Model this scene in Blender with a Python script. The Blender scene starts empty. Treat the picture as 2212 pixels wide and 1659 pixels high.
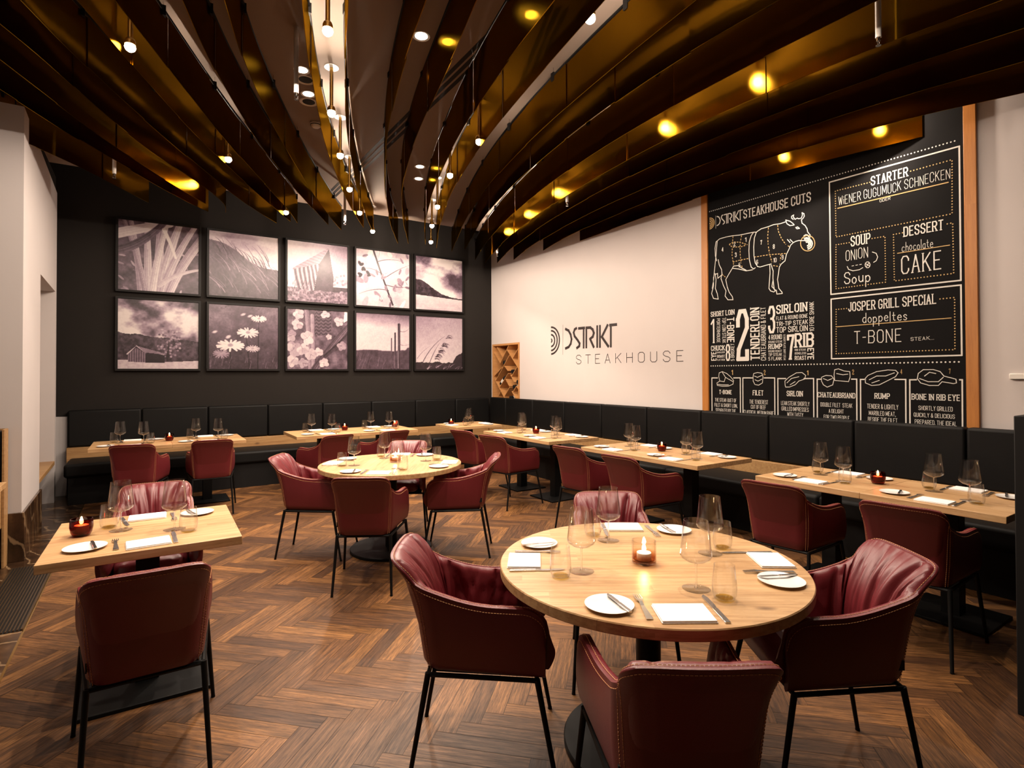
import bpy, bmesh, math, random
import numpy as np
from mathutils import Vector, Matrix

# ------------------------------------------------------------------ scene, camera, world, exposure
scene = bpy.context.scene
col = scene.collection
scene.render.engine = 'CYCLES'
scene.view_settings.view_transform = 'Standard'
scene.view_settings.look = 'None'
scene.view_settings.exposure = 0.0
scene.view_settings.gamma = 1.0
scene.view_settings.use_curve_mapping = False
scene.cycles.use_denoising = True
scene.cycles.max_bounces = 14
scene.cycles.diffuse_bounces = 4
scene.cycles.glossy_bounces = 5
scene.cycles.transmission_bounces = 12
scene.cycles.transparent_max_bounces = 24
scene.cycles.sample_clamp_indirect = 4.0
scene.cycles.caustics_reflective = False
scene.cycles.caustics_refractive = False
scene.cycles.use_light_tree = True

W_PX, F_PX = 2212.0, 1197.565
cam = bpy.data.cameras.new('camera')
cam.sensor_fit = 'HORIZONTAL'
cam.sensor_width = 36.0
cam.lens = F_PX / W_PX * 36.0
cam.shift_y = -(829.5 - 794.18) / W_PX
cam.clip_start = 0.02
cam_ob = bpy.data.objects.new('camera', cam)
col.objects.link(cam_ob)
_yaw, _pitch, _roll = math.radians(33.435), math.radians(0.654), math.radians(-0.171)
F = Vector((math.sin(_yaw)*math.cos(_pitch), math.cos(_yaw)*math.cos(_pitch), math.sin(_pitch)))
R = Vector((math.cos(_yaw), -math.sin(_yaw), 0))
U = R.cross(F)
R2 = R*math.cos(_roll) + U*math.sin(_roll)
U2 = -R*math.sin(_roll) + U*math.cos(_roll)
cam_ob.matrix_world = Matrix(((R2.x, U2.x, -F.x, 0), (R2.y, U2.y, -F.y, 0), (R2.z, U2.z, -F.z, 1.53), (0, 0, 0, 1)))
scene.camera = cam_ob

world = bpy.data.worlds.new('world')
scene.world = world
world.use_nodes = True
world.node_tree.nodes['Background'].inputs[0].default_value = (1.0, 0.80, 0.66, 1)
world.node_tree.nodes['Background'].inputs[1].default_value = 0.005

LIGHT = (1.0, 0.82, 0.66)      # colour of the halogen lamps
POINT_W = 58.0                 # bare halogen capsule, all round
SPOT_W = 75.0                 # its reflector, downwards
BULB_E = 60.0                  # visible glow of the capsule

# measured layout tables (metres)
RIBBONS=[[[5.535,2.0],[5.448,2.404],[5.364,2.808],[5.314,3.212],[5.293,3.616],[5.294,4.02],[5.312,4.424],[5.343,4.828],[5.381,5.232],[5.422,5.636],[5.462,6.04],[5.495,6.444]],[[5.535,-0.218],[5.535,0.531],[5.281,1.279],[5.075,1.824],[4.952,2.37],[4.89,2.916],[4.872,3.461],[4.886,4.007],[4.923,4.552],[4.978,5.098],[5.05,5.644],[5.143,6.189],[5.264,6.735],[5.424,7.281]],[[5.113,-0.406],[4.933,0.374],[4.753,1.153],[4.606,1.789],[4.52,2.425],[4.485,3.062],[4.493,3.698],[4.537,4.335],[4.613,4.971],[4.719,5.608],[4.851,6.244],[5.011,6.88],[5.199,7.517],[5.421,8.153]],[[4.618,-0.53],[4.456,0.254],[4.294,1.037],[4.153,1.719],[4.081,2.402],[4.067,3.084],[4.103,3.766],[4.181,4.449],[4.295,5.131],[4.442,5.813],[4.618,6.495],[4.823,7.178],[5.056,7.86],[5.32,8.542]],[[4.125,-0.566],[4.001,0.225],[3.877,1.015],[3.768,1.709],[3.725,2.404],[3.737,3.098],[3.797,3.793],[3.896,4.488],[4.03,5.182],[4.194,5.877],[4.387,6.571],[4.608,7.266],[4.86,7.96],[5.145,8.655]],[[3.352,-0.193],[3.33,0.606],[3.308,1.406],[3.29,2.055],[3.309,2.704],[3.363,3.353],[3.451,4.002],[3.57,4.65],[3.72,5.299],[3.899,5.948],[4.104,6.597],[4.334,7.246],[4.587,7.895],[4.861,8.544]],[[2.891,0.084],[2.874,0.884],[2.857,1.684],[2.847,2.161],[2.869,2.638],[2.918,3.115],[2.988,3.592],[3.075,4.069],[3.178,4.546],[3.294,5.023],[3.426,5.5],[3.572,5.977],[3.738,6.454],[3.926,6.931],[4.308,7.9]],[[2.287,0.337],[2.381,1.132],[2.475,1.926],[2.542,2.493],[2.621,3.061],[2.716,3.628],[2.832,4.195],[2.971,4.762],[3.134,5.33],[3.318,5.897],[3.523,6.464],[3.744,7.031],[3.975,7.599],[4.208,8.166]],[[1.779,0.622],[1.921,1.41],[2.063,2.197],[2.159,2.73],[2.259,3.264],[2.369,3.797],[2.494,4.33],[2.637,4.863],[2.801,5.396],[2.984,5.929],[3.187,6.462],[3.406,6.995],[3.637,7.528],[3.875,8.061]],[[1.59,0.768],[1.714,1.558],[1.839,2.348],[1.919,2.855],[2.02,3.361],[2.138,3.868],[2.272,4.374],[2.42,4.881],[2.581,5.387],[2.757,5.894],[2.947,6.4],[3.153,6.907],[3.377,7.413],[3.621,7.92]],[[1.101,1.021],[1.293,1.798],[1.486,2.574],[1.609,3.07],[1.723,3.565],[1.839,4.06],[1.967,4.556],[2.112,5.051],[2.278,5.546],[2.467,6.042],[2.676,6.537],[2.903,7.032],[3.139,7.528],[3.378,8.023]],[[0.938,1.163],[1.099,1.947],[1.259,2.731],[1.359,3.22],[1.478,3.709],[1.614,4.197],[1.768,4.686],[1.937,5.175],[2.121,5.664],[2.319,6.152],[2.531,6.641],[2.755,7.13],[2.992,7.618],[3.242,8.107]],[[0.508,1.409],[0.708,2.183],[0.908,2.958],[1.017,3.38],[1.137,3.802],[1.27,4.224],[1.414,4.646],[1.567,5.067],[1.73,5.489],[1.902,5.911],[2.082,6.333],[2.271,6.755],[2.467,7.177],[2.671,7.598]],[[0.263,1.555],[0.481,2.324],[0.699,3.094],[0.812,3.493],[0.936,3.891],[1.07,4.29],[1.215,4.688],[1.369,5.087],[1.533,5.486],[1.706,5.884],[1.888,6.283],[2.079,6.681],[2.28,7.08],[2.491,7.478]],[[-0.089,1.786],[0.129,2.555],[0.348,3.325],[0.463,3.73],[0.599,4.135],[0.752,4.54],[0.917,4.945],[1.09,5.35],[1.271,5.755],[1.457,6.16],[1.649,6.565],[1.849,6.97],[2.058,7.375],[2.282,7.78]],[[-0.299,1.916],[-0.07,2.683],[0.16,3.449],[0.252,3.756],[0.354,4.063],[0.465,4.371],[0.585,4.678],[0.713,4.985],[0.849,5.293],[0.992,5.6],[1.142,5.907],[1.298,6.215],[1.46,6.522],[1.627,6.829],[2.046,7.6]],[[-0.768,2.179],[-0.457,2.916],[-0.145,3.653],[0.011,4.022],[0.164,4.391],[0.32,4.76],[0.481,5.129],[0.649,5.499],[0.823,5.868],[1.002,6.237],[1.183,6.606],[1.359,6.975],[1.525,7.345],[1.672,7.714]],[[-0.877,2.256],[-0.595,3.004],[-0.313,3.753],[-0.197,4.061],[-0.075,4.368],[0.052,4.675],[0.184,4.983],[0.323,5.29],[0.467,5.597],[0.618,5.904],[0.773,6.212],[0.935,6.519],[1.101,6.826],[1.271,7.134],[1.583,7.7]],[[-1.119,2.434],[-0.841,3.185],[-0.564,3.935],[-0.432,4.292],[-0.284,4.649],[-0.125,5.007],[0.041,5.364],[0.214,5.721],[0.391,6.078],[0.575,6.435],[0.767,6.792],[0.971,7.149],[1.194,7.506],[1.44,7.863]],[[-1.376,2.786],[-1.045,3.514],[-0.713,4.242],[-0.569,4.558],[-0.445,4.874],[-0.321,5.191],[-0.185,5.507],[-0.031,5.823],[0.141,6.14],[0.324,6.456],[0.507,6.772],[0.67,7.089],[0.787,7.405],[0.826,7.721]],[[-1.191,3.798],[-0.879,4.534],[-0.567,5.271],[-0.484,5.467],[-0.397,5.662],[-0.305,5.858],[-0.209,6.054],[-0.109,6.25],[-0.004,6.446],[0.104,6.642],[0.218,6.838],[0.335,7.034],[0.457,7.23],[0.583,7.426]],[[-1.413,4.116],[-1.061,4.835],[-0.709,5.553],[-0.61,5.755],[-0.502,5.957],[-0.389,6.159],[-0.273,6.36],[-0.156,6.562],[-0.039,6.764],[0.08,6.966],[0.203,7.168],[0.332,7.369],[0.474,7.571],[0.633,7.773]],[[-1.763,5.168],[-1.278,5.804],[-0.793,6.44],[-0.703,6.558],[-0.619,6.675],[-0.54,6.792],[-0.466,6.91],[-0.394,7.027],[-0.326,7.144],[-0.258,7.261],[-0.191,7.379],[-0.124,7.496],[-0.055,7.613],[0.016,7.73]]]
TEXT=[["STEAKHOUSE CUTS",0.463,3.246,0.75,0.098,0,0,0],["STARTER",1.761,3.243,0.298,0.085,0,0,0],["WiENER GUGUMUCK SCHNECKEN",1.475,3.136,0.886,0.084,0,2,0],["ODER",1.832,3.074,0.087,0.027,0,2,0],["SOUP",1.582,2.719,0.171,0.098,0,0,0],["DESSERT",2.018,2.72,0.293,0.088,0,0,0],["ONION",1.536,2.591,0.195,0.099,0,2,0],["Soup",1.52,2.37,0.23,0.111,0,2,0],["chocolate",2.005,2.592,0.231,0.081,0,2,0],["CAKE",1.998,2.394,0.295,0.16,0,3,0],["SHORT LOIN",0.027,2.193,0.315,0.059,0,0,0],["CHUCK",0.027,1.794,0.186,0.059,0,0,0],["SHOULDER",0.109,1.763,0.104,0.019,0,1,0],["ROAST",0.112,1.712,0.1,0.031,0,0,0],["FLAT IRON",0.108,1.676,0.104,0.022,0,1,0],["SIRLOIN",0.838,2.152,0.329,0.093,0,0,0],["FLAT & ROUND BONE",0.835,2.086,0.335,0.04,0,1,0],["TRI-TIP STEAK",0.837,2.023,0.334,0.046,0,1,0],["TOP SIRLOIN",0.837,1.953,0.332,0.06,0,1,0],["4 ROUND",0.747,1.886,0.151,0.05,0,0,0],["ROUND STEAK",0.747,1.849,0.154,0.024,0,1,0],["RUMP",0.746,1.786,0.154,0.054,0,0,0],["ROUND ROAST",0.746,1.751,0.151,0.023,0,1,0],["TIP STEAK",0.746,1.711,0.151,0.031,0,1,0],["5 FLANK",0.745,1.665,0.151,0.037,0,1,0],["RIB",1.034,1.789,0.195,0.148,0,0,0],["RIB STEAK",1.034,1.756,0.114,0.021,0,1,0],["BONELESS",1.034,1.72,0.118,0.023,0,1,0],["ROAST",1.033,1.664,0.12,0.042,0,0,0],["JOSPER GRILL SPECIAL",1.555,2.109,0.7,0.087,0,0,0],["doppeltes",1.677,1.99,0.361,0.093,0,2,0],["T-BONE",1.604,1.802,0.39,0.119,0,3,0],["STEAK...",2.064,1.808,0.17,0.031,0,2,0],["T-BONE",0.134,1.292,0.165,0.048,0,0,0],["FILET",0.559,1.29,0.126,0.055,0,0,0],["SIRLOIN",0.944,1.293,0.17,0.055,0,0,0],["CHATEAUBRIAND",1.262,1.292,0.348,0.05,0,0,0],["RUMP",1.773,1.296,0.126,0.051,0,0,0],["BONE IN RIB EYE",2.066,1.298,0.343,0.052,0,0,0],["THE STEAK-DUET OF",0.077,1.203,0.28,0.041,0,1,0],["FILET & SHORT LOIN,",0.07,1.144,0.3,0.041,0,1,0],["SEPARATED BY THE",0.086,1.085,0.263,0.041,0,1,0],["THE TENDEREST",0.52,1.197,0.218,0.044,0,1,0],["CUT OF BEEF",0.536,1.143,0.176,0.041,0,1,0],["CLASSICAL MEDIUM RARE",0.447,1.085,0.351,0.04,0,1,0],["LEAN STEAK SHORTLY",0.882,1.198,0.298,0.043,0,1,0],["GRILLED IMPRESSES",0.887,1.141,0.284,0.042,0,1,0],["WITH TASTY",0.948,1.085,0.168,0.042,0,1,0],["DOUBLE FILET  STEAK",1.288,1.202,0.294,0.04,0,1,0],["A DELIGHT",1.366,1.143,0.139,0.039,0,1,0],["FOR TWO PEOPLE",1.318,1.084,0.238,0.039,0,1,0],["TENDER & LIGHTLY",1.71,1.204,0.254,0.043,0,1,0],["MARBLED MEAT,",1.725,1.144,0.218,0.04,0,1,0],["BESIDE THE FILET",1.716,1.087,0.24,0.04,0,1,0],["SHORTLY GRILLED",2.117,1.21,0.242,0.038,0,1,0],["QUICKLY & DELICIOUS",2.081,1.151,0.292,0.036,0,1,0],["PREPARED, THE IDEAL",2.088,1.091,0.297,0.038,0,1,0],["1",0.024,1.883,0.061,0.283,0,4,0],["2",0.361,1.666,0.157,0.578,0,4,0],["3",0.745,1.953,0.08,0.292,0,4,0],["8",0.225,1.672,0.057,0.191,0,4,0],["7",0.951,1.667,0.082,0.262,0,4,0],["PORTERHOUSE",0.108,1.886,0.281,0.045,-1,1,0],["TOP LOIN STEAK",0.181,1.878,0.293,0.049,-1,1,0],["T-BONE",0.243,1.879,0.286,0.095,-1,0,0],["EYE",0.029,1.679,0.105,0.07,1,0,0],["5 BRISKET",0.291,1.67,0.197,0.045,1,1,0],["TENDERLOIN",0.536,1.671,0.574,0.11,1,0,0],["CHATEAUBRIAND & FILET",0.66,1.668,0.572,0.059,1,1,0],["10 FORE SHANK",1.187,1.947,0.293,0.046,1,1,0],["6 SHORT PLATE SKIRT STEAK",0.914,1.664,0.267,0.023,-1,1,0],["EYE",1.163,1.664,0.115,0.066,-1,0,0],["1",0.297,1.511,0.023,0.057,0,1,1],["2",0.691,1.511,0.02,0.054,0,1,1],["1",1.156,1.507,0.018,0.05,0,1,1],["2",1.584,1.515,0.016,0.047,0,1,1],["4",1.983,1.518,0.014,0.044,0,1,1],["7",2.336,1.521,0.012,0.042,0,1,1],["1",0.479,2.984,0.022,0.05,0,1,0],["2",0.337,2.962,0.022,0.051,0,1,0],["3",0.352,2.839,0.022,0.051,0,1,0],["4",0.181,2.93,0.023,0.052,0,1,0],["5",0.399,2.715,0.022,0.051,0,1,0],["6",0.614,2.713,0.021,0.049,0,1,0],["7",0.664,2.917,0.02,0.049,0,1,0],["8",0.807,2.845,0.02,0.048,0,1,0],["9",0.903,2.715,0.019,0.047,0,1,0],["10",0.812,2.7,0.034,0.048,0,1,0]]
LINES=[[0.012,0,0,[[1.393,3.384],[2.424,3.379],[2.424,2.282],[1.398,2.292],[1.393,3.384]]],[0.012,0,0,[[1.399,2.246],[2.424,2.244],[2.424,1.671],[1.398,1.668],[1.399,2.246]]],[0.012,0,1,[[0.02,3.437],[2.419,3.433]]],[0.014,0,1,[[0.026,1.617],[2.426,1.618]]],[0.011,1,1,[[1.753,3.279],[1.448,3.283],[1.45,2.839],[2.371,2.839],[2.375,3.285],[2.074,3.281]]],[0.011,1,1,[[1.569,2.761],[1.449,2.763],[1.445,2.341],[1.874,2.344],[1.873,2.757],[1.762,2.759]]],[0.011,1,1,[[2.011,2.759],[1.941,2.759],[1.944,2.345],[2.377,2.346],[2.374,2.764],[2.314,2.762]]],[0.011,1,1,[[1.54,2.141],[1.445,2.141],[1.441,1.716],[2.379,1.719],[2.381,2.147],[2.267,2.146]]],[0.009,1,0,[[1.469,3.111],[2.346,3.106]]],[0.007,1,0,[[1.971,2.586],[2.351,2.584]]],[0.007,1,0,[[1.447,1.974],[2.356,1.981]]],[0.011,0,0,[[0.113,1.477],[0.036,1.477],[0.035,0.911]]],[0.011,0,0,[[0.324,1.478],[0.408,1.479],[0.407,0.939]]],[0.011,0,0,[[0.557,1.479],[0.44,1.479],[0.438,0.942]]],[0.011,0,0,[[0.695,1.48],[0.814,1.48],[0.813,0.97]]],[0.011,0,0,[[0.935,1.474],[0.849,1.474],[0.847,0.973]]],[0.011,0,0,[[1.126,1.475],[1.223,1.476],[1.221,1.002]]],[0.011,0,0,[[1.294,1.47],[1.258,1.47],[1.256,1.005]]],[0.011,0,0,[[1.579,1.472],[1.623,1.472],[1.621,1.033]]],[0.011,0,0,[[1.699,1.47],[1.656,1.47],[1.654,1.035]]],[0.011,0,0,[[1.94,1.472],[2.023,1.472],[2.021,1.063]]],[0.011,0,0,[[2.103,1.47],[2.054,1.469],[2.052,1.066]]],[0.011,0,0,[[2.408,1.472],[2.425,1.472],[2.423,1.094]]],[0.008,0,0,[[0.631,3.072],[0.675,3.089],[0.748,3.093],[0.819,3.102],[0.888,3.095],[0.95,3.101]]],[0.008,0,0,[[0.95,3.12],[0.997,3.096],[1.03,3.063],[1.039,3.048],[0.996,3.051],[0.963,3.078],[0.95,3.12]]],[0.008,0,0,[[1.03,3.108],[1.013,3.125],[1.013,3.144],[1.035,3.152],[1.03,3.134],[1.05,3.103],[1.07,3.111],[1.089,3.1],[1.115,3.101],[1.126,3.13],[1.122,3.154],[1.141,3.139],[1.145,3.113],[1.134,3.096],[1.121,3.086]]],[0.008,0,0,[[1.115,3.085],[1.121,3.048],[1.153,3.016],[1.171,2.98],[1.177,2.947],[1.202,2.91],[1.196,2.873],[1.177,2.865],[1.151,2.866],[1.126,2.869],[1.087,2.879],[1.054,2.877],[1.028,2.869],[1.001,2.849],[0.981,2.807],[0.954,2.76],[0.939,2.697],[0.898,2.671]]],[0.008,0,0,[[1.139,2.917],[1.158,2.923],[1.177,2.915],[1.187,2.894]]],[0.008,0,0,[[1.139,2.892],[1.164,2.893],[1.19,2.881]]],[0.008,0,0,[[1.056,3.018],[1.075,3.02],[1.095,3.0],[1.069,3.002],[1.056,3.018]]],[0.008,0,0,[[0.966,2.914],[0.995,2.876]]],[0.008,0,0,[[0.995,2.908],[1.021,2.877]]],[0.008,0,0,[[0.898,2.671],[0.877,2.642],[0.867,2.577],[0.855,2.513],[0.869,2.419],[0.903,2.375],[0.906,2.361],[0.847,2.362],[0.841,2.403],[0.82,2.412],[0.813,2.453],[0.804,2.534],[0.807,2.613],[0.787,2.677]]],[0.008,0,0,[[0.77,2.68],[0.772,2.592],[0.764,2.5],[0.759,2.433],[0.777,2.404],[0.812,2.389],[0.829,2.397],[0.813,2.426],[0.792,2.449],[0.804,2.507]]],[0.008,0,0,[[0.787,2.69],[0.73,2.686],[0.657,2.678],[0.628,2.689],[0.601,2.735],[0.587,2.813],[0.585,2.91],[0.593,3.004],[0.616,3.061],[0.631,3.072]]],[0.008,0,0,[[0.613,3.066],[0.586,3.072],[0.556,3.04],[0.532,2.975],[0.527,2.879],[0.531,2.781],[0.553,2.695],[0.583,2.669],[0.601,2.68]]],[0.008,0,0,[[0.586,3.072],[0.51,3.074],[0.417,3.076],[0.33,3.087],[0.241,3.091],[0.157,3.087],[0.106,3.061],[0.092,2.99],[0.096,2.901],[0.113,2.84]]],[0.008,0,0,[[0.123,3.065],[0.114,2.986],[0.105,2.9],[0.09,2.785],[0.078,2.699],[0.068,2.612],[0.05,2.526]]],[0.008,0,0,[[0.135,2.85],[0.146,2.79],[0.179,2.726],[0.184,2.668],[0.128,2.632],[0.124,2.692],[0.09,2.682]]],[0.008,0,0,[[0.09,2.697],[0.103,2.621],[0.093,2.52],[0.118,2.458],[0.131,2.391],[0.067,2.406],[0.041,2.468],[0.068,2.553],[0.069,2.656]]],[0.008,0,0,[[0.184,2.682],[0.17,2.626],[0.203,2.535],[0.235,2.473],[0.222,2.417],[0.259,2.369],[0.324,2.362],[0.316,2.398],[0.276,2.453],[0.252,2.514],[0.233,2.603],[0.27,2.655],[0.319,2.719],[0.398,2.699],[0.492,2.663],[0.568,2.662]]],[0.008,0,0,[[0.319,2.719],[0.335,2.742],[0.399,2.737]]],[0.008,0,0,[[0.399,2.737],[0.43,2.708],[0.492,2.67]]],[0.008,1,2,[[0.758,3.084],[0.75,2.999],[0.753,2.904],[0.767,2.807],[0.794,2.709]]],[0.008,1,2,[[0.861,3.088],[0.867,3.027],[0.901,2.941],[0.948,2.866],[0.988,2.834]]],[0.008,1,2,[[0.591,2.798],[0.759,2.793],[0.947,2.772]]],[0.008,1,2,[[0.895,2.777],[0.888,2.706],[0.882,2.668]]],[0.008,1,2,[[0.808,2.669],[0.871,2.65]]],[0.008,1,2,[[0.33,3.08],[0.321,2.975],[0.317,2.862],[0.335,2.759]]],[0.008,1,2,[[0.438,3.067],[0.42,2.984],[0.419,2.871],[0.43,2.757],[0.445,2.698]]],[0.008,1,2,[[0.281,2.997],[0.329,3.016],[0.417,2.996],[0.509,2.949],[0.432,2.942],[0.321,2.958],[0.281,2.997]]],[0.008,1,2,[[0.328,2.788],[0.415,2.795],[0.523,2.794]]],[0.008,1,2,[[0.187,2.667],[0.24,2.623]]],[0.008,1,0,[[1.248,2.819],[1.244,2.796],[1.234,2.776],[1.218,2.762],[1.198,2.755],[1.176,2.755],[1.153,2.763],[1.133,2.778],[1.117,2.799],[1.107,2.823],[1.104,2.848],[1.108,2.871],[1.118,2.891],[1.134,2.905],[1.155,2.912],[1.177,2.911],[1.199,2.903],[1.219,2.888],[1.235,2.867],[1.244,2.844],[1.248,2.819]]],[0.013,0,0,[[1.163,2.846],[1.168,2.847],[1.175,2.846],[1.18,2.842],[1.185,2.837],[1.188,2.831],[1.189,2.824],[1.188,2.818],[1.185,2.813],[1.18,2.81],[1.174,2.809]]],[0.013,0,0,[[1.155,2.862],[1.166,2.864],[1.178,2.862],[1.189,2.855],[1.198,2.846],[1.203,2.834],[1.205,2.821],[1.203,2.809],[1.197,2.8],[1.188,2.794],[1.177,2.791]]],[0.013,0,0,[[1.146,2.879],[1.163,2.882],[1.181,2.878],[1.197,2.869],[1.21,2.854],[1.219,2.837],[1.222,2.818],[1.218,2.801],[1.21,2.786],[1.196,2.777],[1.18,2.774]]],[0.006,0,0,[[1.768,2.635],[1.799,2.618],[1.812,2.581],[1.799,2.549],[1.778,2.539]]],[0.006,0,0,[[1.55,2.538],[1.561,2.509],[1.6,2.489],[1.655,2.49],[1.685,2.505]]],[0.006,0,0,[[1.748,2.521],[1.744,2.505],[1.733,2.497],[1.72,2.499],[1.71,2.511],[1.706,2.528],[1.71,2.544],[1.721,2.552],[1.734,2.55],[1.744,2.538],[1.748,2.521]]],[0.006,0,0,[[1.714,2.535],[1.741,2.513]]],[0.006,0,0,[[1.719,2.511],[1.736,2.537]]],[0.005,0,2,[[1.589,2.536],[1.687,2.539]]],[0.006,0,0,[[0.136,1.536],[0.178,1.55],[0.236,1.528],[0.284,1.492],[0.324,1.45],[0.316,1.407],[0.259,1.385],[0.176,1.381],[0.109,1.39],[0.104,1.419],[0.144,1.441],[0.13,1.492],[0.136,1.536]]],[0.006,0,0,[[0.178,1.543],[0.219,1.485],[0.26,1.464],[0.316,1.436]]],[0.006,0,0,[[0.144,1.441],[0.202,1.434],[0.219,1.485]]],[0.006,0,0,[[0.109,1.404],[0.177,1.398],[0.259,1.399]]],[0.006,0,0,[[0.573,1.527],[0.618,1.538],[0.669,1.53],[0.682,1.493],[0.675,1.426],[0.631,1.401],[0.587,1.407],[0.566,1.445],[0.565,1.493],[0.573,1.527]]],[0.006,0,0,[[0.58,1.5],[0.617,1.486],[0.669,1.507]]],[0.006,0,0,[[0.587,1.459],[0.624,1.445],[0.668,1.466]]],[0.006,0,0,[[0.928,1.409],[0.926,1.448],[0.969,1.487],[1.049,1.533],[1.107,1.536],[1.145,1.507],[1.132,1.469],[1.074,1.45],[1.035,1.411],[0.975,1.387],[0.934,1.386],[0.928,1.409]]],[0.006,0,0,[[0.948,1.429],[0.996,1.475],[1.075,1.494]]],[0.006,0,0,[[0.982,1.41],[1.035,1.443]]],[0.006,0,0,[[1.3,1.489],[1.343,1.507],[1.396,1.503],[1.419,1.471],[1.407,1.416],[1.354,1.393],[1.318,1.415],[1.3,1.452],[1.3,1.489]]],[0.006,0,0,[[1.318,1.476],[1.36,1.458],[1.402,1.477]]],[0.006,0,0,[[1.426,1.562],[1.461,1.57],[1.512,1.549],[1.563,1.543],[1.566,1.495],[1.551,1.448],[1.489,1.453],[1.425,1.459],[1.42,1.513],[1.426,1.562]]],[0.006,0,0,[[1.443,1.525],[1.501,1.513],[1.546,1.519]]],[0.006,0,0,[[1.698,1.438],[1.696,1.478],[1.72,1.507],[1.794,1.542],[1.886,1.556],[1.946,1.552],[1.965,1.53],[1.945,1.496],[1.885,1.462],[1.814,1.422],[1.751,1.415],[1.698,1.438]]],[0.006,0,0,[[1.731,1.467],[1.794,1.502],[1.866,1.502],[1.936,1.53]]],[0.006,0,0,[[1.752,1.438],[1.814,1.462]]],[0.006,0,0,[[2.111,1.48],[2.118,1.524],[2.155,1.556],[2.227,1.557],[2.276,1.539],[2.302,1.502],[2.383,1.477],[2.387,1.446],[2.366,1.44],[2.288,1.455],[2.262,1.423],[2.199,1.422],[2.135,1.443],[2.111,1.48]]],[0.006,0,0,[[2.127,1.481],[2.19,1.454],[2.262,1.455],[2.297,1.492]]],[0.006,0,0,[[2.164,1.502],[2.2,1.534],[2.245,1.523]]]]
SIGN={"strokes":[[0.05,[[0.347,2.238],[0.418,2.21],[0.469,2.144],[0.491,2.069],[0.47,2.0],[0.421,1.953],[0.345,1.933]]],[0.05,[[0.608,2.233],[0.566,2.216],[0.543,2.172],[0.565,2.114],[0.64,2.045],[0.684,1.995],[0.676,1.955],[0.619,1.928]]],[0.05,[[0.666,2.227],[0.795,2.226]]],[0.045,[[0.778,2.227],[0.776,1.927]]],[0.045,[[0.84,2.228],[0.838,1.927]]],[0.05,[[0.84,2.224],[0.93,2.221],[0.983,2.188],[1.008,2.135],[0.985,2.082],[0.924,2.051],[1.002,1.928]]],[0.045,[[1.082,2.23],[1.08,1.925]]],[0.045,[[1.141,2.231],[1.139,1.922]]],[0.05,[[1.302,2.229],[1.18,2.067],[1.315,1.924]]],[0.045,[[1.369,2.227],[1.367,1.919]]],[0.05,[[1.352,2.226],[1.479,2.225]]],[0.006,[[0.277,2.31],[0.273,1.836]]]],"arc":[-0.034,2.075,0.234],"text":[0.6,1.678,2.049,0.142]}
SMALL={"arc":[0.019,3.294,0.067],"a":[0.122,3.248],"b":[0.419,3.216],"t":3.333}


# ------------------------------------------------------------------ helpers
def link(o, parent=None):
    col.objects.link(o)
    if parent is not None:
        o.parent = parent
    return o

def tag(o, label=None, cat=None, group=None, kind=None):
    if label: o['label'] = label
    if cat: o['category'] = cat
    if group: o['group'] = group
    if kind: o['kind'] = kind
    return o

def thing(name, label, cat, loc=(0, 0, 0), rz=0.0, group=None):
    o = bpy.data.objects.new(name, None)
    o.empty_display_size = 0.1
    link(o)
    o.location = loc
    o.rotation_euler = (0, 0, rz)
    return tag(o, label, cat, group)

def copy_tree(o, parent=None):
    c = o.copy()
    link(c)
    if parent is not None:
        c.parent = parent
        c.matrix_parent_inverse = o.matrix_parent_inverse.copy()
    for ch in list(o.children):
        copy_tree(ch, c)
    return c

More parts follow.
